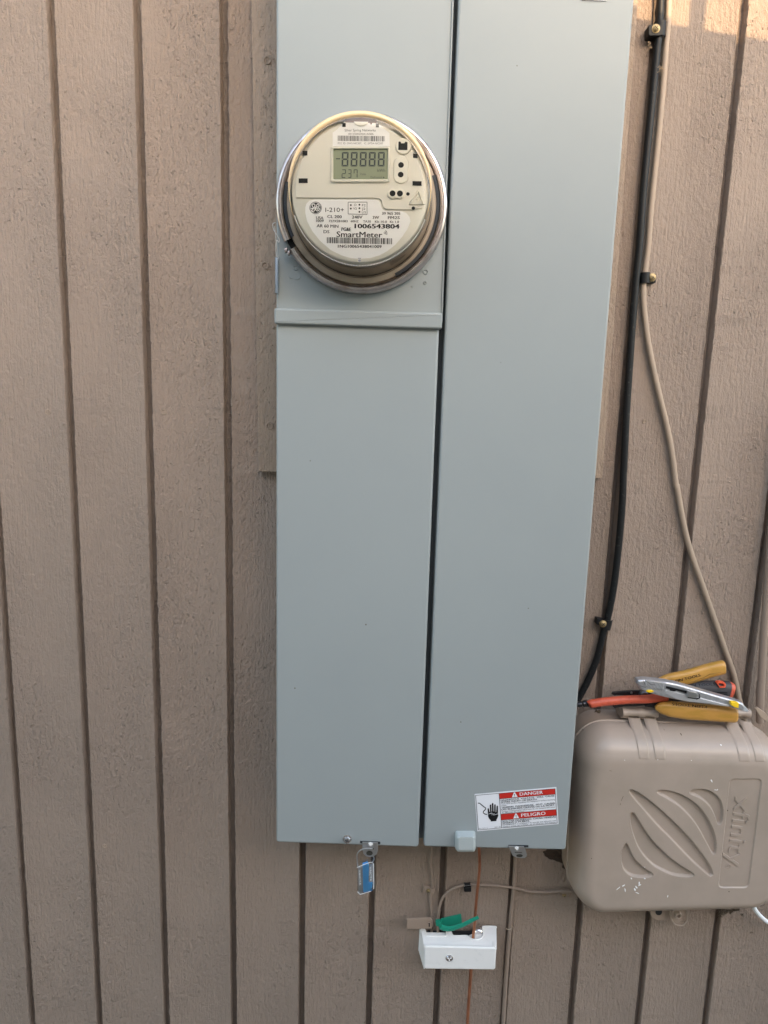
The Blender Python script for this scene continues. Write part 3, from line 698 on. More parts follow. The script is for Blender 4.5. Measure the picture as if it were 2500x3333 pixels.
c3 = px(('C', .012, [(1790, -400), (1690, 500), (1652, 1000), (1630, 1300), (1612, 1600), (1597, 1896)]), ('5', .012, [(1598, 300), (1590, 480), (1592, 640)]))
cable('painted_conduit', 'taupe painted conduit at the right edge of the photo dropping into the utility box', c3, .0050, M_['thin'], P(1650, 1000, 0, 'C'), 'conduit')
def saddle(bm, c, t, rc, wid, thk=.0014, n=12):
    """half band over a cable: c centre on the cable axis, t its direction"""
    t = t.normalized(); u = t.cross(Vector((0, 1, 0))).normalized(); o = Vector((0, -1, 0)); rings = []
    for k in range(n+1):
        a_ = math.pi*k/n
        d = u*math.cos(a_)+o*math.sin(a_)
        rings.append([bm.verts.new(c+d*r_+t*s) for r_, s in ((rc, -wid/2), (rc+thk, -wid/2), (rc+thk, wid/2), (rc, wid/2))])
    for A, B in zip(rings, rings[1:]): ring_faces(bm, A, B)
    bm.faces.new(rings[0]); bm.faces.new(rings[-1])
def clip(label, plate, cab_c, cab_d, rc, wid, scr, r, group='black cable clips with screws', srad=.0042, m='blackpl', sm='brass', dep=.006):
    c = P(*cab_c, rc+.001, r); d = P(*cab_d, rc+.001, r)-c
    t = thing('cable_clip', label, 'cable clip', Vector((c.x, 0, c.z)), group)
    bm = NB(); saddle(bm, c, d, rc, wid); prism(bm, PP(plate, dep, r), dep, .0008, 2); obj('clip_body', bm, M_[m], t)
    screw(t, *scr, r, dep, srad, M_[sm], 'round' if sm == 'brass' else 'hex', .6, .0028)
clip('black clip with a gold screw holding the black cable near the top of the wall', rrect(738, 190, 838, 276, 14), (822, 232), (812, 350), .0058, .0155, (793, 222), 'A', dep=.014)
clip('black clip with a gold screw on the right side of the painted cable', rrect(690, 214, 795, 286, 8), (708, 248), (704, 330), .0046, .0125, (765, 245), 'B', dep=.0075)
clip('black clip with a dull screw around the black cable above the tools', [(338, 1262), (345, 1220), (445, 1243), (432, 1292)], (412, 1258), (392, 1340), .0056, .0135, (385, 1256), 'C', srad=.0043, dep=.0125)
bm = NB(); rw = random.Random(5)
for cx_, cy_, n_ in ((750, 345, 9), (835, 530, 7), (845, 512, 5)):
    for k in range(n_):
        x0, y0 = cx_+rw.uniform(-14, 14), cy_+rw.uniform(-22, 22); tube(bm, spline(PP([(x0, y0), (x0+rw.uniform(-14, 14), y0+rw.uniform(-10, 10)), (x0+rw.uniform(-22, 22), y0+rw.uniform(-20, 20))], .013, 'A'), 3), .00022, 4)
tag(obj('cobweb', bm, mat('cobweb_fibre', (.38, .27, .17), .9), origin=P(800, 430, 0, 'A')), 'brown cobweb wisps caught on the black cable below its top clip', 'cobweb', kind='stuff')

# ---- small wires under the panel
cable('thin_wire', 'thin taupe wire dropping from the panel to the painted tag', px(('9', .004, [(400, 60), (398, 165), (386, 280), (400, 380), (402, 470), (386, 560), (392, 660), (392, 760), (398, 880)])), .0019, M_['thin'])
cable('looped_wire', 'thin taupe wire looping out of the white box and across to the utility box', px(('9', .012, [(452, 900)]), ('9', .006, [(447, 790), (462, 640), (500, 550), (570, 495), (650, 466), (720, 458), (800, 458), (900, 464), (1000, 474), (1100, 488), (1200, 514), (1300, 520), (1400, 518), (1490, 508), (1560, 512)])), .0020, M_['thin'])
cable('grooved_cable', 'taupe cable lying in the siding groove below the right latch', px(('9', .004, [(1100, 120), (1092, 250), (1085, 400), (1072, 560), (1057, 700), (1046, 830), (1030, 1000), (1012, 1250), (1000, 1450), (986, 1700)])), .0030, M_['thin'])
cable('copper_wire', 'bare copper ground wire coming down from the panel into the white box', px(('9', .02, [(786, 60), (790, 165), (795, 300), (782, 450), (766, 600), (756, 750), (742, 880), (735, 960)])), .0021, M_['copper'], cat='wire')
cable('copper_wire', 'copper ground wire leaving the bottom of the white box', px(('9', .012, [(728, 1080), (722, 1170), (713, 1300), (702, 1450), (690, 1680)])), .0024, M_['copper'], cat='wire')
bm = NB(); tube(bm, spline(PP([(1015, 822), (1032, 832), (1055, 826), (1068, 810), (1062, 800)], .0115, '9')), .0007, 6); tag(obj('wire_tie', bm, M_['cab'], origin=P(1045, 815, .01, '9')), 'small painted wire tie around the cable right of the white box', 'tie')
g2 = 'small clips on the thin wires'
clip('dirty taupe clip with a screw on the thin wire left of the copper wire', [(325, 530), (330, 468), (412, 488), (402, 540)], (398, 500), (390, 560), .0026, .009, (368, 508), '9', g2, .0028, 'thin', 'brass', .005)
clip('dirty taupe clip where the looped wire meets the utility box', [(1470, 560), (1470, 520), (1540, 520), (1540, 565)], (1500, 508), (1400, 518), .0026, .009, (1497, 545), '9', g2, .0026, 'thin', 'brass', .005)
c = P(693, 460, .006, '9'); t = thing('cable_clip', 'small black clip on top of the looped wire beside the copper wire', 'cable clip', Vector((c.x, 0, c.z)), g2)
bm = NB(); saddle(bm, c, P(720, 458, .006, '9')-P(650, 466, .006, '9'), .0028, .0085); prism(bm, PP(rrect(666, 470, 726, 520, 6), .008, '9'), .008, .0008, 2); obj('clip_body', bm, M_['blackpl'], t)
bm = NB(); prism(bm, PP([(668, 468), (720, 462), (720, 468), (668, 474)], .0098, '9'), .001); obj('clip_edge', bm, M_['zinc'], t, smooth=0)
# tags
bm = NB(); prism(bm, PP([(192, 826), (190, 744), (350, 738), (385, 738), (408, 762), (408, 800), (392, 822), (350, 826)], .016, '9'), .002, .0005, 2)
tg = thing('wire_tag', 'taupe painted plastic tag on the left end of the white box', 'tag', P(300, 785, .01, '9')); obj('tag_plate', bm, M_['taupe_pl'], tg)
bm = NB(); prism(bm, PP(circ(376, 792, 18, 16), .0185, '9'), .003, .0005, 2); obj('tag_eye', bm, M_['taupe_pl'], tg); bm = NB(); prism(bm, PP([(372, 808), (380, 808), (380, 778), (372, 778)], .0188, '9'), .0002); obj('eye_slot', bm, M_['ink'], tg, smooth=0)
gt = thing('green_tag', 'green plastic cable tag with a strap curling to the copper wire', 'tag', P(560, 780, .02, '9'))
bm = NB(); prism(bm, PP([(452, 770), (480, 742), (640, 706), (648, 770), (640, 800), (480, 830), (456, 815)], .020, '9'), .0018, .0004, 2); obj('tag_plate', bm, M_['green'], gt)
bm = NB(); prism(bm, PP([(432, 800), (430, 772), (465, 768), (478, 782), (478, 826), (466, 836), (450, 806)], .026, '9'), .006, .0008, 2); obj('tag_head', bm, M_['green'], gt)
bm = NB(); sp = spline(PP([(470, 808), (530, 826), (600, 812), (670, 785), (735, 752), (785, 728)], .026, '9'), 6); tube(bm, sp, [(.0046-.0018*i/len(sp), .0009) for i in range(len(sp))], 8); obj('strap', bm, mat('green_strap', (.012, .26, .17), .25), gt)

# ---- white bonding box
wb = thing('bonding_box', 'small white plastic grounding box with a copper wire through its notched top', 'junction box', P(630, 1070, .0, '9'))
bd = .036
bm = NB(); q = [(p_.x, p_.z) for p_ in PP([(332, 1162), (926, 1170), (936, 985), (336, 968)], bd, '9')]
prism(bm, [Vector((x, -bd, z)) for x, z in quad_round(q, .0040, 5)], .004, .0024, 4); obj('front_shell', bm, M_['white'], wb)
top = [(334, 985), (310, 840), (312, 826), (332, 828), (345, 845), (350, 872), (368, 884), (500, 886), (516, 876), (520, 846), (548, 842), (562, 858), (572, 878), (590, 884), (680, 882), (700, 890), (718, 905), (745, 914), (775, 914), (805, 904), (820, 888), (824, 862), (818, 820), (824, 806), (922, 806), (934, 818), (936, 990)]
def dtop(y): return .003+(bd-.003-.0012)*min(1, max(0, (y-806)/172.))
bm = NB(); fr = [P(x, y, dtop(y), '9') for x, y in top]
A = [bm.verts.new(v) for v in fr]; B = [bm.verts.new(v+Vector((0, 0, -.0018))) for v in fr]
f1 = bm.faces.new(A); f2 = bm.faces.new(list(reversed(B))); ring_faces(bm, A, B)
bmesh.ops.triangulate(bm, faces=[f1, f2]); obj('top_shell', bm, M_['white'], wb, smooth=50)
bm = NB(); rim = spline([v+Vector((0, -.0002, .0004)) for v in fr[1:-1]], 3); tube(bm, rim, .0009, 6); obj('rim_bead', bm, M_['white'], wb, smooth=60)
bm = NB()
L = [P(296, 828, .0, '9'), P(286, 1000, .0, '9'), P(330, 1158, bd-.002, '9'), P(336, 975, bd-.002, '9'), P(312, 828, .003, '9')]
flat(bm, L); L2 = [v+Vector((.0016, 0, 0)) for v in L]; flat(bm, L2)
for i in range(5): flat(bm, [L[i], L[(i+1) % 5], L2[(i+1) % 5], L2[i]])
zb = P(600, 1165, bd, '9').z; xr = P(928, 1100, bd, '9').x
box(bm, ((P(332, 1100, bd, '9').x+xr)/2, -bd/2, zb+.002), (xr-P(332, 1100, bd, '9').x-.006, bd-.004, .002)); box(bm, (xr-.003, -bd/2, zb+.02), (.002, bd-.004, .036))
obj('side_shell', bm, M_['white'], wb, smooth=0)
bm = NB(); lathe(bm, P(542, 1070, bd, '9'), [(.0062, bd-.001), (.0062, bd+.0006), (.0048, bd+.0004), (.0042, bd-.0002), (0, bd-.0002)], 28); obj('screw_seat', bm, M_['white'], wb)
screw(wb, 542, 1068, '9', bd+.0002, .0046, M_['chrome'], 'round', .5, .0016, rec=False)
bm = NB(); cc = P(785, 862, .012, '9'); lathe(bm, cc, [(.0062, .004), (.0062, .012), (.005, .0135), (.0035, .0130), (0, .0138)], 24); obj('ground_lug', bm, M_['chrome'], wb)
bm = NB(); prism(bm, PP([(330, 960), (900, 960), (930, 860), (320, 860)], .006, '9'), .005); obj('base_block', bm, M_['dark'], wb, smooth=0)
# rusty foam patch behind the utility box
bm = NB()
for k in range(60):
    a_ = rw.uniform(0, 1); cc = P(1345+175*a_, rw.uniform(170, 200+120*a_), 0, '9'); bmesh.ops.create_icosphere(bm, subdivisions=2, radius=rw.uniform(.003, .006), matrix=Matrix.Translation(cc) @ Matrix.Diagonal((1.3, .35, .7, 1)))
tag(obj('foam_patch', bm, M_['foam'], origin=P(1440, 230, 0, '9'), smooth=60), 'dark rusty brown foam patch under the right corner of the grey panel', 'foam')

# ================================================================== UTILITY BOX
HB = .034                                   # depth of the base, where the lid is hinged
Q = [(p_.x, p_.z) for p_ in PP([(100, 1478), (1640, 1432), (1698, 144), (152, 96)], HB, '6')]   # BL BR TR TL (x, z)
Q = np.array(Q); W = (np.linalg.norm(Q[1]-Q[0])+np.linalg.norm(Q[2]-Q[3]))/2; H = (np.linalg.norm(Q[3]-Q[0])+np.linalg.norm(Q[2]-Q[1]))/2
print('utility box', W, H)
def bil(s, t):
    s = np.asarray(s)[..., None]; t = np.asarray(t)[..., None]
    return Q[0]*(1-s)*(1-t)+Q[1]*s*(1-t)+Q[2]*s*t+Q[3]*(1-s)*t
def inv(x, z):
    s = t = .5
    for _ in range(12):
        p0 = bil(s, t)[..., :].ravel(); ds = (bil(s+1e-4, t).ravel()-p0)/1e-4; dt = (bil(s, t+1e-4).ravel()-p0)/1e-4
        d = np.linalg.solve(np.array([ds, dt]).T, np.array([x, z])-p0); s += d[0]; t += d[1]
    return s*W, t*H
CR = .044
def sdf_rr(x, y, r=CR):        # >0 inside
    qx = np.abs(x-W/2)-(W/2-r); qy = np.abs(y-H/2)-(H/2-r)
    return -(np.hypot(np.maximum(qx, 0), np.maximum(qy, 0))+np.minimum(np.maximum(qx, qy), 0)-r)
def sdf_poly(x, y, poly):      # >0 inside
    d = np.full(x.shape, 1e9); ins = np.zeros(x.shape, bool); n = len(poly)
    for i in range(n):
        a_, b_ = poly[i], poly[(i+1) % n]; ex, ey = b_[0]-a_[0], b_[1]-a_[1]
        wx, wy = x-a_[0], y-a_[1]; h = np.clip((wx*ex+wy*ey)/(ex*ex+ey*ey+1e-18), 0, 1)
        d = np.minimum(d, np.hypot(wx-ex*h, wy-ey*h))
        c = ((a_[1] > y) != (b_[1] > y)) & (x < (b_[0]-a_[0])*(y-a_[1])/(b_[1]-a_[1]+1e-18)+a_[0]); ins ^= c
    return np.where(ins, d, -d)
LH, LR = .046, .036
LFD = HB+LH
leaf_px = [
 [(592, 640), (620, 642), (700, 690), (800, 770), (900, 860), (1000, 960), (1080, 1050), (1150, 1140), (1205, 1225), (1226, 1280), (1220, 1296), (1195, 1290), (1100, 1210), (1000, 1110), (900, 1005), (800, 905), (700, 790), (630, 710), (590, 655)],
 [(802, 650), (815, 642), (880, 644), (960, 665), (1040, 705), (1110, 760), (1165, 825), (1210, 905), (1240, 980), (1254, 1060), (1250, 1115), (1238, 1130), (1222, 1118), (1190, 1060), (1150, 985), (1100, 900), (1030, 815), (950, 745), (870, 695), (812, 665)],
 [(1052, 655), (1070, 640), (1130, 632), (1190, 642), (1240, 670), (1280, 710), (1302, 770), (1306, 830), (1296, 880), (1278, 902), (1264, 890), (1245, 835), (1215, 775), (1170, 725), (1110, 685), (1060, 667)],
 [(598, 820), (610, 813), (625, 825), (660, 880), (710, 960), (770, 1040), (840, 1110), (920, 1180), (1000, 1235), (1065, 1275), (1080, 1292), (1065, 1302), (1000, 1303), (920, 1290), (840, 1255), (770, 1215), (710, 1155), (660, 1085), (625, 1000), (602, 920), (595, 850)],
 [(545, 1075), (558, 1052), (572, 1062), (590, 1105), (620, 1165), (660, 1210), (710, 1250), (762, 1283), (758, 1300), (720, 1308), (650, 1308), (590, 1290), (550, 1255), (530, 1205), (526, 1150), (532, 1105)]]
def topoly(pts): return [inv(P(x, y, LFD, '6').x, P(x, y, LFD, '6').z) for x, y in pts]
leaves = []
for l_ in leaf_px:
    sp = spline([Vector((*p_, 0)) for p_ in l_+[l_[0]]], 3)[:-1]; leaves.append(topoly([(v.x, v.y) for v in sp]))
pq = [(1290, 1388), (1500, 1388), (1603, 590), (1603, 555), (1370, 553)]
pl = quad_round([(1272, 1390), (1502, 1390), (1606, 553), (1362, 553)], 38, 5); plate = topoly(pl)
def height(X, Y):
    e_ = sdf_rr(X, Y); lr = .025+.016*np.clip((Y-(H-.075))/.05, 0, 1); t = np.clip(e_/lr, 0, 1); h = LH*(1-(1-t)**2.5)**(1/2.1)
    h = np.where(e_ > 0, h, 0)
    def notch(d, w_=.0015): return np.clip(d/w_+.5, 0, 1)
    for l_ in leaves: h = h-.0042*notch(sdf_poly(X, Y, l_))
    d = sdf_poly(X, Y, plate); h = h-.0016*notch(d, .0010)
    return h
step = .00062
gx = np.arange(-.001, W+.001, step); gy = np.arange(-.001, H+.001, step)
X, Y = np.meshgrid(gx, gy, indexing='ij'); e_ = sdf_rr(X, Y)
hx = (sdf_rr(X+1e-5, Y)-e_)/1e-5; hy = (sdf_rr(X, Y+1e-5)-e_)/1e-5
out = e_ < 0; Xs = np.where(out, X-hx*e_*1.0, X); Ys = np.where(out, Y-hy*e_*1.0, Y)
keep = e_ > -step*1.2
hh = height(Xs, Ys); hh = np.where(out, 0, hh)
pos = bil(Xs/W, Ys/H)
V = np.stack([pos[..., 0], -(HB+.002+hh), pos[..., 1]], -1).reshape(-1, 3)
nX, nY = X.shape; ii, jj = np.meshgrid(np.arange(nX-1), np.arange(nY-1), indexing='ij')
ok = keep[:-1, :-1] & keep[1:, :-1] & keep[1:, 1:] & keep[:-1, 1:]
q = (ii*nY+jj)[ok]; Fq = np.stack([q, q+nY, q+nY+1, q+1], -1)
used = np.zeros(len(V), bool); used[Fq.ravel()] = True; idx = np.cumsum(used)-1
ctr = bil(.5, .5).ravel()
ub = thing('utility_box', 'taupe plastic telecom box with a domed embossed lid, tools lying on top', 'utility box', (float(ctr[0]), 0, float(ctr[1])))
lid = arrmesh('lid', V[used], idx[Fq], M_['lid'], ub, smooth=50)
def outline(ins=0., n=10):
    pts = []
    for cx_, cy_, a0 in ((W-CR, CR, -90), (W-CR, H-CR, 0), (CR, H-CR, 90), (CR, CR, 180)):
        for k in range(n+1):
            t = math.radians(a0+90*k/n); r_ = CR-ins; pts.append(bil((cx_+r_*math.cos(t))/W, (cy_+r_*math.sin(t))/H).ravel())
    return pts
bm = NB(); prev = None
for ins, y in ((.0005, -HB-.0022), (-.0012, -HB-.0012), (-.0012, -HB+.0008), (.001, -HB+.0012)):
    r_ = [bm.verts.new((p_[0], y, p_[1])) for p_ in outline(ins)]
    if prev: ring_faces(bm, prev, r_)
    prev = r_
obj('lid_rim', bm, M_['lid'], lid, smooth=60)
bm = NB(); prev = None
for ins, y in ((.002, -HB+.0004), (.0018, -.012), (.0005, -.006), (.0005, 0)):
    r_ = [bm.verts.new((p_[0], y, p_[1])) for p_ in outline(ins)]
    if prev: ring_faces(bm, prev, r_)
    prev = r_
obj('base', bm, M_['lid_dirty'], ub, smooth=60)
def lidpt(x, y, up_=0.0):      # lid coordinates -> world, lifted off the surface
    h = float(height(np.array([x]), np.array([y]))[0]); p_ = bil(x/W, y/H).ravel(); return Vector((p_[0], -(HB+.002+h+up_), p_[1]))
# hinge straps and knuckles
def hinge(xa, xb, kn0, kn1):
    """xa, xb: list of strap ranges in pixels of region 5; knuckle from kn0 to kn1"""
    k0, k1 = P(kn0, 560, HB, '5'), P(kn1, 568, HB, '5'); zt = float(bil(.5, 1).ravel()[1])
    k0 = Vector((k0.x, -HB-.001, k0.z+.001)); k1 = Vector((k1.x, -HB-.001, k1.z+.001))
    bm = NB(); N_ = 13; rad = []; pts = []
    for i in range(N_):
        t = i/(N_-1)
        pts.append(k0.lerp(k1, t)); rad.append(.0062 if i in (0, 1, 6, 7, 11, 12) else .0050)
    tube(bm, pts, rad, 14); hg = obj('hinge', bm, M_['lid'], ub, smooth=30)
    bm = NB(); box(bm, ((k0+k1)/2+Vector((0, .012, -.004))), ((k1-k0).length, .022, .010)); obj('hinge_mount', bm, M_['lid'], hg, smooth=0)
    for x0, x1 in zip(xa, xb):
        s0 = inv(P(x0, 620, HB, '5').x, P(x0, 620, HB, '5').z)[0]; s1 = inv(P(x1, 620, HB, '5').x, P(x1, 620, HB, '5').z)[0]
        bm = NB(); prev = None; n_ = 18
        for j in range(n_+1):
            t = j/n_; y = H+.001-.031*t; lift = .0020*(1-t)**.8
            row = []
            for m_ in range(9):
                s = m_/8; x = s0+(s1-s0)*s
                edge_ = lift+.0004 if 0 < m_ < 8 else -.0008
                if y > H-.0008: p_ = bil(x/W, 1).ravel(); v = Vector((p_[0], -(HB+.004+edge_), p_[1]+.007))
                else: v = lidpt(x, y, edge_ if t < .98 else -.0006)
                row.append(bm.verts.new(v))
            if prev:
                for m_ in range(8): bm.faces.new((prev[m_], prev[m_+1], row[m_+1], row[m_]))
            prev = row
        obj('hinge_strap', bm, M_['lid'], lid, smooth=40)
hinge((484, 612), (582, 712), 442, 735)
hinge((1277, 1408), (1385, 1502), 1240, 1500)
# embossed lettering, outline letters reading downwards
def on_lid(q):
    p_ = P(q.x, q.y, LFD, '6'); s, t = inv(p_.x, p_.z); return lidpt(s, t, -.0001)
def on_lid_flat(q): return P(q.x, q.y, LFD+.0019, '6')
bm = NB(); text(bm, 'xfinity', (1404, 690), (1338, 1215), 140, LFD, '6', 0, fn=on_lid)
geo = bm.faces[:]
ex = bmesh.ops.extrude_face_region(bm, geom=geo)
for v in [g for g in ex['geom'] if isinstance(g, bmesh.types.BMVert)]: v.co.y -= .0016
obj('raised_lettering', bm, M_['lid'], lid, smooth=30)
bm = NB(); cc = P(1349, 1228, LFD, '6'); lathe(bm, cc, [(.0030, LFD-.001), (.0030, LFD+.0012), (.0024, LFD+.0012), (.0022, LFD+.0002), (.0010, LFD+.0002), (.0008, LFD+.001), (0, LFD+.001)], 18); obj('raised_mark', bm, M_['lid'], lid)
# ridge squares near the top edge and scuffs
def fleck(name, m, x, y, L_, w_, ang, r='6'):
    pts = []
    for k in range(9):
        a_ = 2*math.pi*k/9; rr = rw.uniform(.6, 1.15); u, v = L_*rr*math.cos(a_), w_*rr*math.sin(a_); c_, s_ = math.cos(ang), math.sin(ang)
        p_ = P(x+u*c_-v*s_, y+u*s_+v*c_, LFD, r); s, t = inv(p_.x, p_.z); pts.append(lidpt(s, t, .00025))
    bm = NB(); flat(bm, pts); obj(name, bm, M_[m], lid, smooth=0)
for x, y, L_, w_, a_ in ((1217, 565, 13, 6, 1.1), (1250, 635, 15, 3, .1), (1262, 634, 4, 9, .6), (540, 1372, 18, 5, -.5), (500, 1392, 26, 3, -.7), (552, 1405, 16, 5, 1.4), (660, 1352, 18, 6, 1.7), (640, 1385, 14, 7, .9), (628, 1402, 14, 7, 1.2), (645, 1428, 17, 4, .4), (665, 1368, 16, 5, -.5), (704, 1318, 8, 6, 0), (600, 1316, 8, 5, 1), (700, 1235, 12, 3, -.9), (805, 405, 4, 3, 0), (550, 408, 3, 3, 0), (1065, 410, 4, 3, 0), (1320, 322, 7, 3, .2), (1180, 215, 6, 2, .2), (1560, 170, 4, 3, 0), (880, 1455, 3, 12, .2)): fleck('paint_scuff', 'label', x, y, L_, w_, a_)
for x, y, L_, w_, a_ in ((1038, 273, 6, 5, 0), (800, 315, 4, 4, 0), (295, 1166, 5, 5, 0), (530, 700, 28, 2, 2.0), (515, 745, 10, 2, 1.9), (915, 250, 14, 2, .8), (1352, 1418, 7, 6, 0), (1345, 800, 5, 8, 0), (230, 155, 5, 3, 0), (440, 488, 12, 2, .2)): fleck('dirt_speck', 'webs', x, y, L_, w_, a_)
# bottom latch ears
bm = NB(); pe = [(752, 1552), (900, 1550), (900, 1640), (880, 1650), (800, 1650), (765, 1630), (752, 1600)]; prism(bm, PP(pe, .020, '6'), .006, .001, 2); ear = obj('latch_ear', bm, M_['lid_dirty'], ub)
bm = NB(); flat(bm, PP(circ(816, 1584, 26, 20), .0204, '6')); obj('ear_hole', bm, M_['dark'], ear, smooth=0)
bm = NB(); pe = [(905, 1548), (1022, 1548), (1036, 1600), (1034, 1650), (1010, 1682), (985, 1690), (940, 1678), (912, 1630)]; prism(bm, PP(pe, .026, '6'), .012, .001, 2); ear = obj('latch_ear', bm, M_['lid_dirty'], ub)
bm = NB(); tube(bm, spline(PP([(905, 1550), (912, 1630), (940, 1678), (985, 1690), (1012, 1682), (1034, 1650), (1036, 1600), (1024, 1550)], .028, '6')), .0010, 6); obj('ear_rim', bm, M_['lid'], ear)
cc = P(962, 1600, .030, '6'); bm = NB(); lathe(bm, cc, [(.0085, .026), (.0085, .029), (.0050, .029), (.0045, .0345), (.0028, .0345), (.0028, .030), (0, .030)], 24); obj('latch_boss', bm, M_['lid'], ear)
# debris
def debris(name, label, spots, dep, r, n_, rad, m, spread=(1, 1)):
    bm = NB()
    for cx_, cy_, sx, sy in spots:
        for k in range(n_):
            cc = P(rw.gauss(cx_, sx), rw.gauss(cy_, sy), dep+rw.uniform(-.002, .002), r)
            bmesh.ops.create_icosphere(bm, subdivisions=1, radius=rad*rw.uniform(.4, 1.3), matrix=Matrix.Translation(cc) @ Matrix.Rotation(rw.uniform(0, 3), 4, 'Y') @ Matrix.Diagonal((1.8, .6, .5, 1)))
        for k in range(n_//2):
            x0, y0 = rw.gauss(cx_, sx*1.3), rw.gauss(cy_, sy*1.3)
            tube(bm, PP([(x0, y0), (x0+rw.uniform(-12, 12), y0+rw.uniform(-8, 8)), (x0+rw.uniform(-22, 22), y0+rw.uniform(-14, 14))], dep+.001, r), .0002, 4)
    return tag(obj(name, bm, m, origin=P(spots[0][0], spots[0][1], dep, r)), label, 'debris', kind='stuff')
debris('debris', 'dark cobweb crumbs stuck under the lower edge of the utility box', [(1350, 1572, 36, 12), (1300, 1590, 16, 14), (1410, 1565, 10, 5)], .004, '6', 34, .0013, M_['webs'])
debris('debris', 'dry leaf crumbs and dust on top of the utility box left of the hinge', [(235, 552, 12, 6), (255, 548, 5, 4)], HB-.004, '5', 7, .0013, M_['webs'])
debris('debris', 'small dark dirt clots on the siding below the utility box', [(1460, 1604, 4, 5), (1540, 1745, 8, 6)], .002, '6', 5, .001, M_['webs'])
cable('white_cable', 'white cable curving out from under the right end of the utility box', px(('6', .02, [(1500, 1460), (1535, 1510), (1565, 1575), (1615, 1630), (1665, 1665), (1760, 1700)])), .0030, mat('white_cable_pvc', (.78, .79, .80), .35))
# taupe broken flap at the far right
bm = NB(); prism(bm, PP([(1556, 530), (1575, 518), (1640, 565), (1665, 600), (1700, 660), (1640, 630), (1600, 605)], .040, '5'), .004, .0008, 2); tag(obj('bent_flap', bm, M_['cab'], origin=P(1620, 580, .03, '5')), 'bent taupe plastic flap where the conduit meets the utility box', 'flap')

# ================================================================== TOOLS (on top of the utility box)
R = '5'
# -- pliers with two yellow handles
pr = thing('wire_strippers', 'open black pliers with two yellow handles lying on the utility box', 'pliers', P(900, 600, .03, R))
def blade(pts, dep, th, m='blued', bev=.0006, name='jaw', par=None): bm = NB(); prism(bm, PP(pts, dep, R), th, bev, 2); return obj(name, bm, M_[m], par or pr)
blade([(362, 408), (372, 392), (400, 390), (520, 380), (620, 376), (680, 385), (720, 420), (715, 455), (650, 440), (585, 432), (500, 422), (400, 415), (385, 420)], .030, .003)
blade([(370, 510), (395, 494), (400, 505), (500, 488), (580, 470), (640, 440), (690, 440), (720, 470), (700, 492), (640, 500), (560, 510), (460, 512), (400, 520), (385, 526)], .034, .003)
blade([(640, 500), (640, 512), (760, 532), (860, 520), (900, 490), (820, 462), (760, 470), (700, 480)], .036, .004)
blade([(630, 400), (690, 370), (800, 320), (860, 330), (840, 400), (760, 450), (690, 450)], .028, .003)
bm = NB(); lathe(bm, P(632, 420, .036, R), [(.0058, .030), (.0058, .0355), (.005, .0365), (0, .0368)], 24); obj('pivot', bm, mat('pivot_steel', (.18, .18, .19), .35, .8), pr)
bm = NB(); cc = P(525, 397, .031, R); lathe(bm, cc, [(.0016, .0302), (.0012, .0315), (0, .0315)], 12); obj('stop_pin', bm, M_['zinc'], pr)
def handle(path, radii, name='handle', m='yellow', n=20, sq=.75):
    bm = NB(); sp = spline([Vector(p_) for p_ in path], 8); rad = []
    for i in range(len(sp)):
        t = i/(len(sp)-1)*(len(radii)-1); k = min(int(t), len(radii)-2); f_ = t-k
        rad.append((radii[k][0]*(1-f_)+radii[k+1][0]*f_, radii[k][1]*(1-f_)+radii[k+1][1]*f_))
    tube(bm, sp, rad, n, True, sq); return obj(name, bm, M_[m], pr, smooth=50)
h1 = handle([P(735, 318, .026, R), P(775, 302, .026, R), P(850, 288, .026, R), P(1000, 262, .027, R), P(1130, 222, .027, R), P(1230, 195, .028, R), P(1284, 184, .028, R), P(1297, 182, .028, R)],
            [(.0028, .003), (.0062, .005), (.0088, .0065), (.0098, .007), (.0096, .007), (.0094, .007), (.0092, .0068), (.0078, .005)])
h2 = handle([P(722, 522, .046, R), P(765, 520, .047, R), P(850, 530, .048, R), P(1000, 548, .048, R), P(1150, 560, .048, R), P(1300, 573, .048, R), P(1375, 580, .048, R), P(1398, 580, .048, R)],
            [(.0026, .003), (.0072, .005), (.0104, .0068), (.0112, .007), (.0108, .007), (.0102, .007), (.0100, .007), (.0084, .005)])
bm = NB(); text(bm, 'KLEIN TOOLS', (846, 322), (1100, 258), 23, .0348, R, .035); obj('printed_text', bm, M_['ink'], h1, smooth=0)
bm = NB(); text(bm, 'KLEIN TOOLS', (1152, 503), (862, 478), 22, .0562, R, .035); obj('printed_text', bm, M_['ink'], h2, smooth=0)
bm = NB(); tube(bm, spline(PP([(850, 312), (870, 318), (960, 322), (1060, 292), (1140, 262), (1180, 240), (1270, 225)], .0345, R)), .0005, 6); obj('grip_line', bm, mat('dark_yellow', (.30, .16, .03), .5), h1)
# -- insulated screwdriver
sd = thing('screwdriver', 'insulated screwdriver with an orange shaft and black grip lying between the pliers', 'screwdriver', P(900, 460, .03, R))
bm = NB(); tube(bm, [P(70, 493, .036, R), P(78, 492, .036, R), P(110, 490, .036, R), P(116, 489, .036, R), P(122, 488, .036, R), P(190, 484, .036, R)], [.0032, .0036, .0036, .0026, .0044, .0044], 14); obj('tip', bm, M_['blued'], sd, smooth=40)
bm = NB(); tube(bm, spline(PP([(178, 488), (186, 487), (300, 470), (450, 455), (560, 450), (650, 448), (800, 430)], .038, R), 4), [.0030, .0050, .0058, .0060]+[.0058]*30, 14) if False else None
sp = spline(PP([(180, 488), (190, 486), (300, 470), (450, 456), (560, 450), (660, 447), (820, 428)], .042, R), 4); tube(bm, sp, [min(.0056, .0042+.0004*i) for i in range(len(sp))], 14); obj('shaft_sleeve', bm, M_['orange'], sd, smooth=60)
sp = spline(PP([(830, 420), (900, 400), (1000, 385), (1150, 372), (1250, 372), (1330, 378)], .030, R), 5); N_ = len(sp)
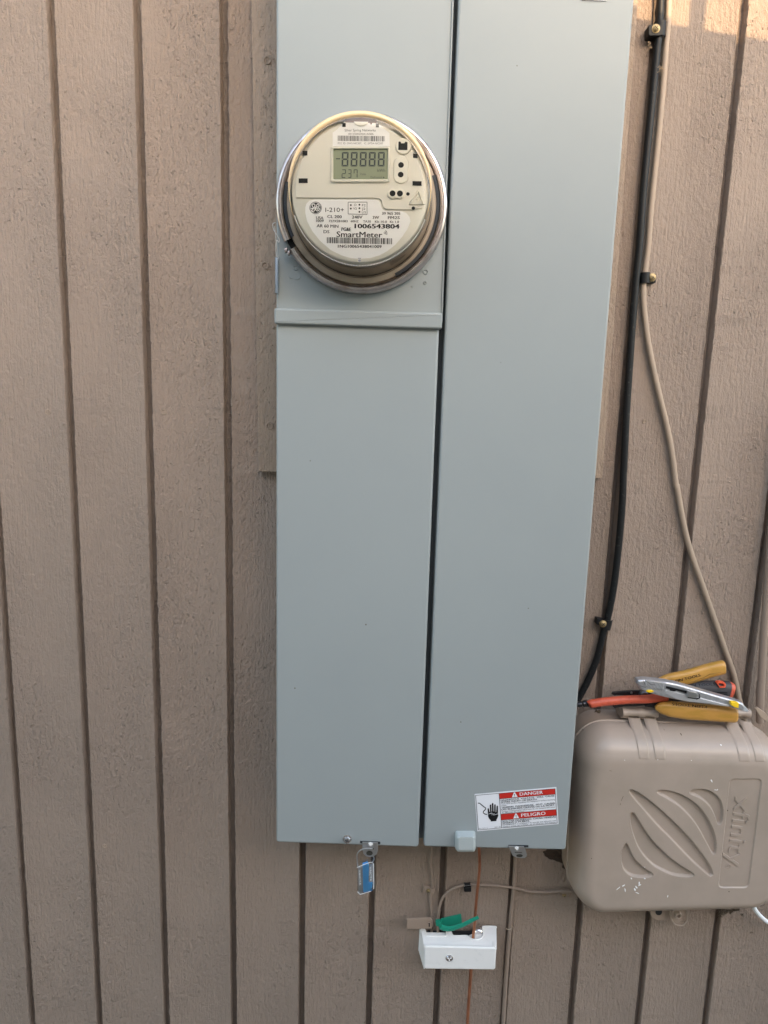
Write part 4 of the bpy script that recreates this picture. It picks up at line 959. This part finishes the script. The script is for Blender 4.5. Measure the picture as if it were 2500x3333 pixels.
bm = NB(); tube(bm, sp, [(.009+.0035*min(1, i/12), .0085) for i in range(N_)], 18, True, .8); gp = obj('grip', bm, M_['grip'], sd, smooth=50)
sp = PP([(1326, 378), (1345, 381), (1358, 384), (1364, 386)], .030, R); bm = NB(); tube(bm, sp, [(.0125, .0086), (.0120, .008), (.0105, .007), (.008, .005)], 18, True, .8); obj('end_cap', bm, M_['orange'], sd, smooth=50)
hexo = [(1235, 315), (1252, 306), (1300, 312), (1313, 330), (1302, 352), (1258, 356)]
bm = NB(); A = [bm.verts.new(v) for v in PP(hexo, .0395, R)]; B = [bm.verts.new(v) for v in PP([(x+(1273-x)*.32, y+(332-y)*.32) for x, y in hexo], .0398, R)]; Cc = [bm.verts.new(v+Vector((0, .005, 0))) for v in PP([(x+(1273-x)*.36, y+(332-y)*.36) for x, y in hexo], .0398, R)]; D_ = [bm.verts.new(v+Vector((0, .006, 0))) for v in PP(hexo, .0395, R)]
ring_faces(bm, D_, A); ring_faces(bm, A, B); ring_faces(bm, B, Cc); bm.faces.new(Cc); obj('hang_hole', bm, mat('orange_hex', (.75, .11, .05), .35), gp, smooth=30)
bm = NB(); text(bm, 'KLEIN TOOLS', (945, 352), (1222, 333), 24, .0396, R, .03); obj('grip_text', bm, M_['ink'], gp, smooth=0)
bm = NB()
for y in (392, 408, 424): tube(bm, spline(PP([(1130, y+2), (1200, y-2), (1250, y), (1320, y+4)], .0388, R)), .0006, 6)
obj('grip_rib', bm, M_['ink'], gp)
# -- silver utility knife on top
uk = thing('utility_knife', 'silver retractable utility knife with yellow buttons lying on the pliers', 'utility knife', P(1000, 420, .05, R))
kb = [(576, 300), (582, 292), (640, 288), (700, 292), (810, 306), (900, 322), (1000, 350), (1150, 395), (1300, 438), (1420, 472), (1455, 488), (1470, 510), (1462, 540), (1440, 548), (1340, 515), (1180, 492), (1000, 475), (900, 455), (800, 435), (700, 408), (640, 385), (600, 368), (590, 340), (574, 328)]
bm = NB(); prism(bm, PP(kb, .066, R), .011, .0026, 4); kbo = obj('knife_body', bm, M_['silver'], uk)
bm = NB()
prism(bm, PP([(640, 300), (648, 292), (760, 306), (810, 314), (800, 334), (790, 352), (800, 372), (700, 360), (640, 340)], .0672, R), .002, .0006, 2)
prism(bm, PP([(800, 400), (808, 372), (1080, 436), (1340, 500), (1330, 512), (1180, 488), (1000, 470), (900, 450)], .0670, R), .002, .0006, 2); obj('side_plate', bm, mat('satin_silver', (.66, .66, .68), .33, .7), kbo)
bm = NB()
for k in range(12): stroke(bm, [(665+k*11, 302+k*1.6), (650+k*11, 345+k*3.4)], 2.5, .0674, R)
stroke(bm, [(640, 292), (682, 326), (720, 330)], 4, .0674, R); stroke(bm, [(622, 292), (640, 330), (642, 352), (600, 338)], 4, .0670, R)
obj('groove_line', bm, M_['inkg'], kbo, smooth=0)
bm = NB(); flat(bm, PP([(808, 345), (812, 358), (840, 366), (845, 378), (880, 384), (900, 378), (990, 404), (1000, 398), (1080, 420), (1080, 408), (1000, 384), (900, 360), (815, 340)], .0675, R)); flat(bm, PP([(990, 430), (1060, 442), (1085, 436), (1088, 415), (1078, 402), (1092, 408), (1096, 440), (1070, 452), (990, 436)], .0675, R)); obj('slider_slot', bm, M_['ink'], kbo, smooth=0)
bm = NB(); prism(bm, PP([(990, 425), (994, 384), (1070, 398), (1082, 410), (1080, 434), (1062, 440)], .071, R), .004, .0007, 2); sl_ = obj('slider', bm, M_['zinc'], uk)
bm = NB()
for k in range(8): prism(bm, PP([(996+k*9, 426+k*1.8), (1001+k*9, 427+k*1.8), (1004+k*9, 388+k*1.9), (999+k*9, 387+k*1.8)], .0716, R), .001)
obj('slider_rib', bm, M_['zinc'], sl_, smooth=0)
bm = NB(); prism(bm, PP(circ(680, 384, 30, 20, 11), .0672, R), .002, .0005, 2); obj('yellow_inset', bm, M_['yel2'], uk)
bm = NB(); prism(bm, PP([(1352, 500), (1350, 470), (1400, 476), (1420, 486), (1418, 525), (1390, 522)], .0705, R), .005, .001, 2); obj('end_button', bm, M_['yel2'], uk)
bm = NB(); prism(bm, PP([(1418, 488), (1450, 492), (1476, 515), (1500, 545), (1490, 555), (1440, 545), (1420, 530)], .064, R), .006, .001, 2); obj('end_piece', bm, mat('pale_end', (.6, .62, .64), .3, .4), uk)
